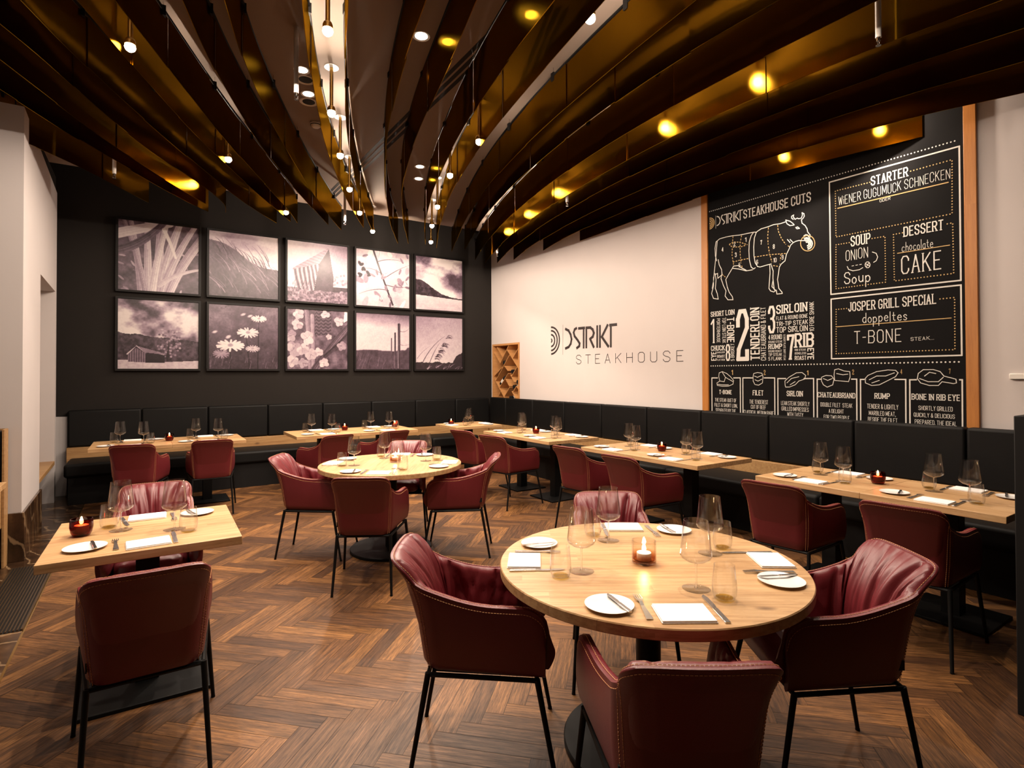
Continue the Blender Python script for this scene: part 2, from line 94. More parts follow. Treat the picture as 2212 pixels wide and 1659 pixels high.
class MB:
    def __init__(self):
        self.v, self.f, self.mi, self.c = [], [], [], []
    def add(self, vs, fs, m=0, c=None):
        b = len(self.v)
        self.v += [tuple(x) for x in vs]
        self.f += [tuple(b+i for i in f) for f in fs]
        self.mi += [m]*len(fs)
        self.c += [c]*len(fs)
    def box(self, x0, y0, z0, x1, y1, z1, m=0, c=None):
        self.add([(x0,y0,z0),(x1,y0,z0),(x1,y1,z0),(x0,y1,z0),(x0,y0,z1),(x1,y0,z1),(x1,y1,z1),(x0,y1,z1)],
                 [(0,3,2,1),(4,5,6,7),(0,1,5,4),(1,2,6,5),(2,3,7,6),(3,0,4,7)], m, c)
    def prism(self, poly, z0, z1, m=0):
        n = len(poly)
        self.add([(x,y,z0) for x,y in poly]+[(x,y,z1) for x,y in poly],
                 [tuple(range(n))[::-1], tuple(range(n,2*n))]+[(i,(i+1)%n,(i+1)%n+n,i+n) for i in range(n)], m)
    def tube(self, pts, r, n=8, m=0, caps=True, r2=None):
        pts = [Vector(p) for p in pts]
        rings = []
        for i, p in enumerate(pts):
            d = (pts[min(i+1,len(pts)-1)]-pts[max(i-1,0)]).normalized()
            a = d.orthogonal().normalized() if abs(d.z) > .95 else d.cross(Vector((0,0,1))).normalized()
            b = d.cross(a)
            rr = r if r2 is None else r+(r2-r)*i/(len(pts)-1)
            rings.append([p+(a*math.cos(2*math.pi*k/n)+b*math.sin(2*math.pi*k/n))*rr for k in range(n)])
        vs = [v for g in rings for v in g]
        fs = []
        for i in range(len(pts)-1):
            for k in range(n):
                fs.append((i*n+k, i*n+(k+1)%n, (i+1)*n+(k+1)%n, (i+1)*n+k))
        if caps:
            fs.append(tuple(range(n))[::-1])
            fs.append(tuple((len(pts)-1)*n+k for k in range(n)))
        self.add(vs, fs, m)
    def lathe(self, prof, n=32, m=0, o=(0,0,0), closed=False):
        vs, fs = [], []
        P = len(prof)
        for k in range(n):
            a = 2*math.pi*k/n
            for r_, z in prof:
                vs.append((o[0]+r_*math.cos(a), o[1]+r_*math.sin(a), o[2]+z))
        for k in range(n):
            k2 = (k+1) % n
            for i in range(P if closed else P-1):
                j = (i+1) % P
                fs.append((k*P+i, k2*P+i, k2*P+j, k*P+j))
        self.add(vs, fs, m)
    def build(self, name, mat, parent=None, smooth=None, bevel=0, mats=None, seg=2):
        me = bpy.data.meshes.new(name)
        me.from_pydata(self.v, [], self.f)
        for mm in (mats or [mat]):
            me.materials.append(mm)
        if mats:
            me.polygons.foreach_set('material_index', self.mi)
        if any(x is not None for x in self.c):
            at = me.color_attributes.new('tone', 'FLOAT_COLOR', 'CORNER')
            d = np.ones((len(me.loops), 4), 'f')
            i = 0
            for f, c in zip(self.f, self.c):
                d[i:i+len(f), :3] = c if c is not None else (1,1,1)
                i += len(f)
            at.data.foreach_set('color', d.ravel())
        bm = bmesh.new(); bm.from_mesh(me)
        bmesh.ops.remove_doubles(bm, verts=bm.verts, dist=1e-6)
        bm.normal_update()
        bmesh.ops.recalc_face_normals(bm, faces=bm.faces) if not name.endswith('lettering') else None
        bm.to_mesh(me); bm.free()
        o = link(bpy.data.objects.new(name, me), parent)
        if bevel:
            md = o.modifiers.new('bevel', 'BEVEL'); md.width = bevel; md.segments = seg; md.limit_method = 'ANGLE'; md.angle_limit = 0.6
            for p in me.polygons: p.use_smooth = True
            md.harden_normals = False
            me.set_sharp_from_angle(angle=1.2)
        if smooth is not None:
            for p in me.polygons: p.use_smooth = True
            if smooth > 0: me.set_sharp_from_angle(angle=math.radians(smooth))
        return o

# ------------------------------------------------------------------ materials
def new_mat(name):
    m = bpy.data.materials.new(name); m.use_nodes = True
    nt = m.node_tree
    return m, nt, nt.nodes['Principled BSDF']
def N(nt, typ, **kw):
    n = nt.nodes.new(typ)
    for k, v in kw.items():
        if k.startswith('i_'): n.inputs[k[2:].replace('_', ' ')].default_value = v
        else: setattr(n, k, v)
    return n
def ramp(nt, fac, stops):
    n = nt.nodes.new('ShaderNodeValToRGB')
    e = n.color_ramp.elements
    while len(e) < len(stops): e.new(0.5)
    for el, (p, c) in zip(e, stops):
        el.position = p; el.color = (*c, 1)
    nt.links.new(fac, n.inputs[0])
    return n.outputs[0]
def bump(nt, b, h, strength=.2, dist=.01):
    n = N(nt, 'ShaderNodeBump'); n.inputs['Strength'].default_value = strength; n.inputs['Distance'].default_value = dist
    nt.links.new(h, n.inputs['Height']); nt.links.new(n.outputs[0], b.inputs['Normal'])
def coords(nt, scale=(1,1,1), kind='Object'):
    tc = N(nt, 'ShaderNodeTexCoord'); mp = N(nt, 'ShaderNodeMapping'); mp.inputs['Scale'].default_value = scale
    nt.links.new(tc.outputs[kind], mp.inputs[0])
    return mp.outputs[0]
def noise(nt, vec, scale, detail=3, rough=.5):
    n = N(nt, 'ShaderNodeTexNoise'); n.inputs['Scale'].default_value = scale; n.inputs['Detail'].default_value = detail; n.inputs['Roughness'].default_value = rough
    nt.links.new(vec, n.inputs['Vector'])
    return n.outputs[0]
def mix(nt, a, b, fac, mode='MIX'):
    n = N(nt, 'ShaderNodeMix', data_type='RGBA', blend_type=mode)
    for s, v in ((0, fac), (6, a), (7, b)):
        if isinstance(v, (int, float)): n.inputs[s].default_value = v
        elif isinstance(v, tuple): n.inputs[s].default_value = (*v, 1)
        else: nt.links.new(v, n.inputs[s])
    return n.outputs[2]
def math_n(nt, op, a, b=None):
    n = N(nt, 'ShaderNodeMath', operation=op)
    for i, v in enumerate((a, b)):
        if v is None: continue
        if isinstance(v, (int, float)): n.inputs[i].default_value = v
        else: nt.links.new(v, n.inputs[i])
    return n.outputs[0]

def plain(name, c, rough=.5, metal=0, spec=.5, nz=0, ns=60, var=0):
    m, nt, b = new_mat(name)
    b.inputs['Base Color'].default_value = (*c, 1); b.inputs['Roughness'].default_value = rough
    b.inputs['Metallic'].default_value = metal; b.inputs['Specular IOR Level'].default_value = spec
    v = coords(nt)
    if var:
        nt.links.new(mix(nt, tuple(x*(1-var) for x in c), tuple(min(1, x*(1+var)) for x in c), noise(nt, v, 3.0)), b.inputs['Base Color'])
    if nz: bump(nt, b, noise(nt, v, ns), nz, .002)
    return m

def leather(name, c1, c2, rough=.4, grain=.25, spec=.5):
    m, nt, b = new_mat(name)
    v = coords(nt)
    nt.links.new(mix(nt, c1, c2, noise(nt, v, 5, 4)), b.inputs['Base Color'])
    b.inputs['Roughness'].default_value = rough; b.inputs['Specular IOR Level'].default_value = spec
    vo = N(nt, 'ShaderNodeTexVoronoi'); vo.inputs['Scale'].default_value = 420; nt.links.new(v, vo.inputs['Vector'])
    bump(nt, b, math_n(nt, 'ADD', vo.outputs[0], math_n(nt, 'MULTIPLY', noise(nt, v, 30, 3), 1.5)), grain, .0012)
    return m

def oak(name, c1, c2, c3, plank=.11, length=.9, rough=.38, spec=.5, coat=0.0):
    m, nt, b = new_mat(name)
    tc = N(nt, 'ShaderNodeTexCoord'); sx = N(nt, 'ShaderNodeSeparateXYZ'); nt.links.new(tc.outputs['Object'], sx.inputs[0])
    row = math_n(nt, 'FLOOR', math_n(nt, 'DIVIDE', math_n(nt, 'ADD', sx.outputs[1], 7.03), plank))
    w1 = N(nt, 'ShaderNodeTexWhiteNoise', noise_dimensions='1D'); nt.links.new(row, w1.inputs['W'])
    xs = math_n(nt, 'ADD', math_n(nt, 'DIVIDE', sx.outputs[0], length), math_n(nt, 'MULTIPLY', w1.outputs[0], 7.0))
    seg = math_n(nt, 'FLOOR', xs)
    w2 = N(nt, 'ShaderNodeTexWhiteNoise', noise_dimensions='2D')
    cb = N(nt, 'ShaderNodeCombineXYZ'); nt.links.new(row, cb.inputs[0]); nt.links.new(seg, cb.inputs[1]); nt.links.new(cb.outputs[0], w2.inputs['Vector'])
    off = N(nt, 'ShaderNodeCombineXYZ')
    nt.links.new(math_n(nt, 'MULTIPLY', sx.outputs[0], 2.2), off.inputs[0])
    nt.links.new(math_n(nt, 'MULTIPLY', sx.outputs[1], 34.0), off.inputs[1])
    nt.links.new(math_n(nt, 'ADD', math_n(nt, 'MULTIPLY', sx.outputs[2], 34.0), math_n(nt, 'MULTIPLY', w2.outputs[0], 31.0)), off.inputs[2])
    g = noise(nt, off.outputs[0], 1.4, 6, .62)
    g2 = noise(nt, off.outputs[0], 5.0, 3, .7)
    base = ramp(nt, g, [(.33, c1), (.5, c2), (.66, c3)])
    base = mix(nt, base, mix(nt, c1, c3, w2.outputs[0]), .35)
    base = mix(nt, base, tuple(x*.7 for x in c1), math_n(nt, 'MULTIPLY', math_n(nt, 'GREATER_THAN', g2, .62), .35))
    # small dark knots
    kv = N(nt, 'ShaderNodeCombineXYZ')
    nt.links.new(math_n(nt, 'MULTIPLY', sx.outputs[0], 2.4), kv.inputs[0]); nt.links.new(math_n(nt, 'MULTIPLY', sx.outputs[1], 5.0), kv.inputs[1]); nt.links.new(math_n(nt, 'MULTIPLY', sx.outputs[2], 5.0), kv.inputs[2])
    vo = N(nt, 'ShaderNodeTexVoronoi'); vo.inputs['Scale'].default_value = 1.0; nt.links.new(kv.outputs[0], vo.inputs['Vector'])
    knot = ramp(nt, math_n(nt, 'ADD', vo.outputs[0], math_n(nt, 'MULTIPLY', g2, .06)), [(.07, (1,1,1)), (.14, (0,0,0))])
    base = mix(nt, base, (.10, .045, .018), math_n(nt, 'MULTIPLY', knot, .75))
    fr = math_n(nt, 'FRACT', math_n(nt, 'DIVIDE', math_n(nt, 'ADD', sx.outputs[1], 7.03), plank))
    line = math_n(nt, 'LESS_THAN', fr, .012)
    base = mix(nt, base, (.20, .105, .05), math_n(nt, 'MULTIPLY', line, .5))
    nt.links.new(base, b.inputs['Base Color'])
    b.inputs['Roughness'].default_value = rough
    b.inputs['Specular IOR Level'].default_value = spec
    bump(nt, b, g2, .06, .002)
    return m

def thin_glass(name, tint=(.995,.995,.993), edge=(.93,.92,.90), refl=.85, grad=None, solid=0.0):
    m = bpy.data.materials.new(name); m.use_nodes = True
    nt = m.node_tree; nt.nodes.clear()
    out = N(nt, 'ShaderNodeOutputMaterial'); lw = N(nt, 'ShaderNodeLayerWeight'); lw.inputs[0].default_value = .5
    t = N(nt, 'ShaderNodeBsdfTransparent'); g = N(nt, 'ShaderNodeBsdfGlossy'); g.inputs['Roughness'].default_value = .02
    p2 = math_n(nt, 'POWER', lw.outputs['Facing'], 3.0)
    tintc = mix(nt, tint, edge, p2)
    if grad:
        tc = N(nt, 'ShaderNodeTexCoord'); sx = N(nt, 'ShaderNodeSeparateXYZ'); nt.links.new(tc.outputs['Object'], sx.inputs[0])
        z = math_n(nt, 'ADD', sx.outputs[2], math_n(nt, 'MULTIPLY', noise(nt, tc.outputs['Object'], 120, 2), .012))
        gr = ramp(nt, math_n(nt, 'DIVIDE', z, .1), grad)
        tintc = mix(nt, tintc, gr, 1.0, 'MULTIPLY')
    nt.links.new(tintc, t.inputs[0])
    mx = N(nt, 'ShaderNodeMixShader')
    nt.links.new(math_n(nt, 'ADD', math_n(nt, 'MULTIPLY', math_n(nt, 'POWER', lw.outputs['Facing'], 4.0), refl), .022), mx.inputs[0])
    nt.links.new(t.outputs[0], mx.inputs[1]); nt.links.new(g.outputs[0], mx.inputs[2]); nt.links.new(mx.outputs[0], out.inputs[0])
    if solid:
        gl = N(nt, 'ShaderNodeBsdfGlass'); gl.inputs['IOR'].default_value = 1.45; gl.inputs['Roughness'].default_value = .0
        m2 = N(nt, 'ShaderNodeMixShader'); m2.inputs[0].default_value = solid
        nt.links.new(mx.outputs[0], m2.inputs[1]); nt.links.new(gl.outputs[0], m2.inputs[2]); nt.links.new(m2.outputs[0], out.inputs[0])
    return m

def emit(name, c, s):
    m, nt, b = new_mat(name)
    b.inputs['Base Color'].default_value = (0, 0, 0, 1)
    b.inputs['Emission Color'].default_value = (*c, 1); b.inputs['Emission Strength'].default_value = s
    return m

def toned(name, rough=.6, spec=.3):
    """colour comes from the 'tone' attribute of the mesh (pictures, planks)"""
    m, nt, b = new_mat(name)
    a = N(nt, 'ShaderNodeAttribute', attribute_name='tone')
    nt.links.new(a.outputs['Color'], b.inputs['Base Color'])
    b.inputs['Roughness'].default_value = rough; b.inputs['Specular IOR Level'].default_value = spec
    return m, nt, b, a

M = {}
M['red'] = leather('red_leather', (.100,.0095,.013), (.140,.014,.018), .40, .30)
M['red_soft'] = leather('red_leather_soft', (.112,.011,.0155), (.155,.016,.021), .36, .22)
M['black_leather'] = leather('black_leather', (.0035,.0034,.0036), (.006,.0056,.0052), .55, .25, .16)
M['thread'] = plain('stitch_thread', (.62,.30,.13), .7)
M['steel_black'] = plain('black_steel', (.005,.005,.005), .5, .0, .15, .05, 200)
M['oak'] = oak('oak_top', (.30,.155,.060), (.50,.300,.135), (.60,.395,.205))
M['oak_dark'] = oak('oak_ledge', (.25,.125,.045), (.36,.20,.08), (.44,.27,.115), .25, 1.6, .45)
M['oak_frame'] = oak('oak_frame', (.36,.125,.018), (.44,.165,.026), (.50,.20,.035), .3, 2.5, .5)
M['rack_wood'] = oak('rack_wood', (.42,.19,.06), (.52,.25,.09), (.60,.31,.12), .2, 1.0, .5)
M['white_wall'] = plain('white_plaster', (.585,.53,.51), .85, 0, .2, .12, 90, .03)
M['white_wall_dimmed'] = plain('white_plaster_dimmed', (.49,.45,.44), .85, 0, .2, .12, 90, .03)  # same white plaster, colour darkened to imitate the dimmer light at left
M['dark_wall'] = plain('charcoal_plaster', (.017,.0145,.013), .85, 0, .12, .15, 120, .08)
M['ceiling'] = plain('ceiling_paint', (.25,.19,.15), .8, 0, .2, 0, 60, .04)
M['black_matt'] = plain('black_matt', (.005,.0045,.0045), .65, 0, .25)
M['brass'] = plain('brass_tube', (.62,.40,.13), .25, 1)
M['chrome'] = plain('chrome', (.75,.72,.70), .15, 1)
M['cutlery'] = plain('polished_steel', (.62,.60,.58), .22, 1)
M['porcelain'] = plain('white_porcelain', (.82,.80,.77), .18)
M['linen'] = plain('white_linen', (.84,.82,.80), .85, 0, .2, .25, 500)
M['wine_glass'] = thin_glass('clear_glass', solid=.06)
M['stem_glass'] = thin_glass('clear_stem_glass', solid=.45)
M['foot_glass'] = thin_glass('clear_foot_glass', solid=.10)
M['candle_red'] = thin_glass('smoky_red_glass', (.50,.13,.09), (.22,.03,.02), .8)
M['candle_clear'] = thin_glass('brown_shaded_glass', (.985,.97,.95), (.8,.75,.7), .8, [(.14,(.97,.95,.93)),(.17,(.60,.36,.25)),(.34,(.82,.58,.42)),(.56,(.99,.98,.97))])
M['wax'] = plain('candle_wax', (.85,.78,.66), .5)
M['flame'] = emit('candle_flame', (1.0,.66,.28), 260)
M['bulb'] = emit('lamp_glow', LIGHT, BULB_E)
M['spot_face'] = emit('downlight_face', (1.0,.86,.70), 14)
M['amber'] = plain('gold_reflection_solid', (.55,.36,.05), .1)  # opaque colour for the gold reflection in the tumblers, unused
M['bottle'] = plain('dark_bottle_glass', (.010,.011,.012), .08, 0, .7)
M['paper_label'] = plain('bottle_label', (.75,.70,.62), .7)
M['chalkboard'] = plain('chalkboard_paint', (.0065,.006,.0062), .8, 0, .10, .1, 200, .25)
M['chalk_white'] = plain('chalk_white', (.66,.63,.58), .8)
M['chalk_gold'] = plain('chalk_gold', (.52,.34,.14), .8)
M['sign_black'] = plain('sign_black', (.020,.012,.011), .5)
M['frame_black'] = plain('frame_black', (.006,.005,.005), .5, 0, .2)
M['plastic_white'] = plain('white_plastic', (.75,.70,.64), .4)

def bronze():
    m = bpy.data.materials.new('bronze_mirror_metal'); m.use_nodes = True
    nt = m.node_tree; nt.nodes.clear(); out = N(nt, 'ShaderNodeOutputMaterial')
    v = coords(nt)
    c = mix(nt, (.21,.105,.005), (.30,.165,.011), noise(nt, v, 2.5, 3))
    mp = N(nt, 'ShaderNodeMapping'); mp.inputs['Scale'].default_value = (3, 3, 120); nt.links.new(v, mp.inputs[0])
    bp = N(nt, 'ShaderNodeBump'); bp.inputs['Strength'].default_value = .03; bp.inputs['Distance'].default_value = .001; nt.links.new(noise(nt, mp.outputs[0], 2.0, 2), bp.inputs['Height'])
    g = []
    for r_ in (.10, .30):
        n = N(nt, 'ShaderNodeBsdfAnisotropic', distribution='BECKMANN'); n.inputs['Roughness'].default_value = r_
        nt.links.new(c, n.inputs['Color']); nt.links.new(bp.outputs[0], n.inputs['Normal']); g.append(n)
    mx = N(nt, 'ShaderNodeMixShader'); mx.inputs[0].default_value = .38
    nt.links.new(g[0].outputs[0], mx.inputs[1]); nt.links.new(g[1].outputs[0], mx.inputs[2]); nt.links.new(mx.outputs[0], out.inputs[0])
    return m
M['bronze'] = bronze()

def marble():
    m, nt, b = new_mat('dark_emperador_marble')
    v = coords(nt, (1, 1, .6))
    a = noise(nt, v, 4, 8, .65)
    w = N(nt, 'ShaderNodeTexWave', wave_type='BANDS', bands_direction='DIAGONAL'); w.inputs['Scale'].default_value = 2.2; w.inputs['Distortion'].default_value = 12; w.inputs['Detail'].default_value = 5
    nt.links.new(v, w.inputs['Vector'])
    c = ramp(nt, a, [(.3, (.012,.007,.004)), (.52, (.045,.022,.011)), (.7, (.13,.065,.028))])
    vein = ramp(nt, w.outputs[1], [(.93, (0,0,0)), (.995, (1,1,1))])
    nt.links.new(mix(nt, c, (.34,.22,.12), math_n(nt, 'MULTIPLY', vein, .5)), b.inputs['Base Color'])
    b.inputs['Roughness'].default_value = .22
    return m
M['marble'] = marble()

def floor_mat():
    m, nt, b, a = toned('herringbone_oak', .38, .45)
    uv = N(nt, 'ShaderNodeUVMap', uv_map='plank')
    mp = N(nt, 'ShaderNodeMapping'); mp.inputs['Scale'].default_value = (3.0, 42, 1); nt.links.new(uv.outputs[0], mp.inputs[0])
    g = noise(nt, mp.outputs[0], 1.6, 7, .68)
    mp2 = N(nt, 'ShaderNodeMapping'); mp2.inputs['Scale'].default_value = (9.0, 160, 1); nt.links.new(uv.outputs[0], mp2.inputs[0])
    g2 = noise(nt, mp2.outputs[0], 1.5, 3, .7)
    shade = ramp(nt, g, [(.32, (.36,.32,.30)), (.5, (.92,.90,.88)), (.68, (1.7,1.65,1.5))])
    c = mix(nt, a.outputs['Color'], shade, 1.0, 'MULTIPLY')
    c = mix(nt, c, (.018,.009,.005), math_n(nt, 'MULTIPLY', ramp(nt, g2, [(.52, (0,0,0)), (.62, (1,1,1))]), .55))
    nt.links.new(c, b.inputs['Base Color'])
    b.inputs['Specular IOR Level'].default_value = .3; rr = ramp(nt, g, [(.3, (.55,.55,.55)), (.7, (.42,.42,.42))]); nt.links.new(rr, b.inputs['Roughness'])
    bump(nt, b, g2, .12, .002)
    return m
M['floor'] = floor_mat()
M['print'] = toned('photo_print', .35, .35)[0]
# ------------------------------------------------------------------ setting
CEIL = 3.96
XR, YB = 5.55, 9.12
def struct(mb, name, mat, **kw):
    return tag(mb.build(name, mat, **kw), kind='structure')

# floor: herringbone planks
def herringbone():
    Wp, Lp = .085, .51
    r = random.Random(3)
    vs, fs, cs, uvs = [], [], [], []
    ca = math.cos(math.radians(-45)); sa = math.sin(math.radians(-45))
    ox, oy = .745, 2.84
    x0, x1, y0, y1 = -.60, XR, -.9, YB
    def clip(poly, ax, lim, keep_greater):
        out = []
        for i in range(len(poly)):
            a, b = poly[i], poly[(i+1) % len(poly)]
            ia = (a[ax] >= lim) == keep_greater; ib = (b[ax] >= lim) == keep_greater
            if ia: out.append(a)
            if ia != ib:
                t = (lim-a[ax])/(b[ax]-a[ax]); out.append(tuple(a[k]+(b[k]-a[k])*t for k in range(4)))
        return out
    for n in range(-160, 160):
        for m in range(-14, 15):
            for kind in (0, 1):
                if kind == 0: px, py, lx, ly = n*Wp+m*2*Lp, n*Wp, Lp, Wp
                else: px, py, lx, ly = n*Wp+Lp+m*2*Lp, n*Wp+Wp-Lp, Wp, Lp
                e = .0009
                cor = [(px+e, py+e), (px+lx-e, py+e), (px+lx-e, py+ly-e), (px+e, py+ly-e)]
                pu, pv = r.uniform(0, 40), r.uniform(0, 40)
                poly = []
                for i, (a, b) in enumerate(cor):
                    wx, wy = ox+a*ca-b*sa, oy+a*sa+b*ca
                    l, w = ((a-px), (b-py)) if kind == 0 else ((b-py), (a-px))
                    poly.append((wx, wy, pu+l, pv+w))
                if max(p[0] for p in poly) < x0 or min(p[0] for p in poly) > x1 or max(p[1] for p in poly) < y0 or min(p[1] for p in poly) > y1: continue
                for ax, lim, kg in ((0, x0, True), (0, x1, False), (1, y0, True), (1, y1, False)):
                    if poly: poly = clip(poly, ax, lim, kg)
                if len(poly) < 3: continue
                k = r.random(); t = r.choice([0, .05, .15, .2, .3, .4, .5, .65, .8, 1.0])
                c = [(.070+(.205-.070)*t)*(1+.2*(k-.5)), (.031+(.094-.031)*t)*(1+.2*(k-.5)), (.0125+(.032-.0125)*t)]
                b0 = len(vs)
                vs += [(p[0], p[1], 0) for p in poly]; uvs.append([(p[2], p[3]) for p in poly]); fs.append(tuple(range(b0, b0+len(poly)))); cs.append(c)
    # dark joint bed just under the planks and a slab below
    b0 = len(vs)
    vs += [(x0,y0,-.001),(x1,y0,-.001),(x1,y1,-.001),(x0,y1,-.001),(x0,y0,-.05),(x1,y0,-.05),(x1,y1,-.05),(x0,y1,-.05)]
    for f in ((0,1,2,3),(7,6,5,4),(0,4,5,1),(1,5,6,2),(2,6,7,3),(3,7,4,0)):
        fs.append(tuple(b0+i for i in f)); cs.append((.008,.005,.003)); uvs.append([(0,0)]*4)
    me = bpy.data.meshes.new('floor'); me.from_pydata(vs, [], fs); me.materials.append(M['floor'])
    at = me.color_attributes.new('tone', 'FLOAT_COLOR', 'CORNER'); d = np.ones((len(me.loops), 4), 'f')
    u = me.uv_layers.new(name='plank'); ud = np.zeros((len(me.loops), 2), 'f'); i = 0
    for f, c, q in zip(fs, cs, uvs):
        d[i:i+len(f), :3] = c; ud[i:i+len(f)] = q; i += len(f)
    at.data.foreach_set('color', d.ravel()); u.data.foreach_set('uv', ud.ravel())
    tag(link(bpy.data.objects.new('floor', me)), kind='structure')
herringbone()
mb = MB(); mb.box(-3.2, -.9, -.05, -.612, YB, 0); struct(mb, 'floor_marble', M['marble'])
mb = MB(); mb.box(-.612, -.9, -.05, -.60, YB, .0015); struct(mb, 'trim_1', M['brass'])

mb = MB(); mb.box(-3.2, -.9, CEIL, XR+.4, 8.15, CEIL+.5); struct(mb, 'ceiling', M['ceiling'])
mb = MB(); mb.box(-3.2, 8.15, CEIL+.4, XR+.4, YB+.2, CEIL+.5); struct(mb, 'trim_4', M['black_matt'])
mb = MB(); mb.box(-3.2, 8.148, CEIL, XR+.001, 8.152, CEIL+.4); struct(mb, 'trim_5', M['black_matt'])
mb = MB(); mb.box(-3.2, YB, 0, XR+.4, YB+.2, CEIL+.45); struct(mb, 'wall_back', M['dark_wall'])
# right wall with the niche of the wine rack left open
RY0, RY1, RZ0, RZ1 = 8.155, 9.075, .95, 2.095
for bx in ((-.9, 0, RY0, CEIL), (RY1, 0, YB, CEIL+.4), (RY0, 0, RY1, RZ0), (RY0, RZ1, RY1, CEIL+.4)):
    mb = MB(); mb.box(XR, bx[0], bx[1], XR+.4, bx[2], bx[3]); struct(mb, 'wall_right', M['white_wall'])
# left wall: pier, lintel over the window recess, end pier, recess back
def lw(y): return -.854-.0243*(y-6.07)
LT = 3.77
mb = MB()
mb.prism([(lw(6.07),6.07),(lw(7.2),7.2),(-1.45,7.2),(-1.45,6.2),(-3.2,6.2),(-3.2,6.07)], 0, LT)
mb.prism([(lw(7.2),7.2),(lw(8.6),8.6),(-1.45,8.6),(-1.45,7.2)], 2.54, LT)
mb.prism([(lw(8.6),8.6),(lw(8.74),8.74),(-1.45,8.74),(-1.45,8.6)], 0, LT)
mb.box(-1.5, 7.2, 0, -1.45, 8.74, LT)
struct(mb, 'wall_left', M['white_wall_dimmed'])
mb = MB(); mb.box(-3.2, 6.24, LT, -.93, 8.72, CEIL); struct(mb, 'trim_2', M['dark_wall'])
mb = MB(); mb.box(-3.25, -.9, 0, -3.2, YB, CEIL+.45); struct(mb, 'wall_far_left', M['white_wall_dimmed'])
mb = MB(); mb.prism([(lw(7.2)+.004,7.203),(lw(8.6)+.004,8.597),(-1.448,8.597),(-1.448,7.203)], .455, .50)
struct(mb, 'window_1_sill', M['oak_dark'], bevel=.004)
mb = MB(); mb.prism([(lw(6.05)+.022,6.048),(lw(7.2)+.022,7.198),(lw(7.2)+.001,7.198),(lw(6.07)+.001,6.069),(-1.1,6.069),(-1.1,6.048)], 0, .40)
struct(mb, 'baseboard_left', M['marble'], bevel=.003)
# low white return wall beside the back banquette
mb = MB(); mb.box(-1.02, 9.03, 0, -.835, YB-.002, 1.0); struct(mb, 'trim_3', M['white_wall_dimmed'])

# dark partition at the right edge of the picture
mb = MB(); mb.box(3.262, .80, 0, XR-.01, .842, 1.335)
tag(mb.build('partition', M['black_matt'], bevel=.004), 'tall black partition panel at the end of the wall bench', 'partition')

# floor grate in the marble strip
g = thing('floor_grate', 'dark metal ventilation grate set in the marble floor strip', 'grate', (-.745, 5.13, 0))
mb = MB(); mb.box(-.135,-.72,.0005,.135,.72,.002); mb.build('grate_pan', M['black_matt'], g)
mb = MB()
for i in range(15):
    x = -.126+i*.018; mb.box(x-.004, -.715, .002, x+.004, .715, .009)
mb.box(-.135,-.72,.002,-.130,.72,.010); mb.box(.130,-.72,.002,.135,.72,.010)
mb.build('grate_slats', plain('dull_bronze_bars', (.16,.11,.07), .35, .9), g)

# ------------------------------------------------------------------ banquettes
def cushion(mb, x0, y0, z0, x1, y1, z1):
    mb.box(x0, y0, z0, x1, y1, z1)
bq = thing('banquette', 'long black leather banquette under the row of photographs', 'bench', (0, YB, 0), group='black leather banquettes')
def part(mb, name, mat, par, **kw):
    o = mb.build(name, mat, par, **kw)
    o.matrix_parent_inverse = Matrix.Translation(par.location).inverted()
    return o
xs = [-.83,-.046,.74,1.53,2.335,3.125,3.91,4.69,5.40]
for a, b in zip(xs, xs[1:]):
    mb = MB(); mb.box(a+.003, 8.955, .615, b-.003, YB-.003, 1.08); part(mb, 'back_cushion', M['black_leather'], bq, bevel=.022, seg=3)
mb = MB(); mb.box(-.83, 8.90, .30, 5.35, YB-.003, .612); part(mb, 'ledge', M['oak_dark'], bq, bevel=.003)
for a, b in zip([-.80,.77,2.34,3.91], [.77,2.34,3.91,4.78]):
    mb = MB(); mb.box(a+.002, 8.27, .325, b-.002, 8.90, .485); part(mb, 'seat_cushion', M['black_leather'], bq, bevel=.03, seg=3)
mb = MB(); mb.box(-.76, 8.31, .0, 4.85, 8.90, .325); part(mb, 'plinth', M['black_matt'], bq, bevel=.003)

bq = thing('banquette', 'long black leather banquette along the wall with the chalkboard menu', 'bench', (XR, 5, 0), group='black leather banquettes')
ys = [.86,1.688,2.52,3.353,4.196,5.035,5.891,6.728,7.565,8.40,8.95]
for a, b in zip(ys, ys[1:]):
    mb = MB(); mb.box(5.405, a+.003, .615, 5.516, b-.003, 1.095); part(mb, 'back_cushion', M['black_leather'], bq, bevel=.022, seg=3)
mb = MB(); mb.box(5.355, .86, .30, XR-.003, 8.895, .612); part(mb, 'ledge', M['oak_dark'], bq, bevel=.003)
for a, b in zip([.86,2.52,4.20,5.89,7.57], [2.52,4.20,5.89,7.57,8.265]):
    mb = MB(); mb.box(4.78, a+.002, .325, 5.355, b-.002, .485); part(mb, 'seat_cushion', M['black_leather'], bq, bevel=.03, seg=3)
mb = MB(); mb.box(4.86, .86, 0, 5.355, 8.30, .325); part(mb, 'plinth', M['black_matt'], bq, bevel=.003)

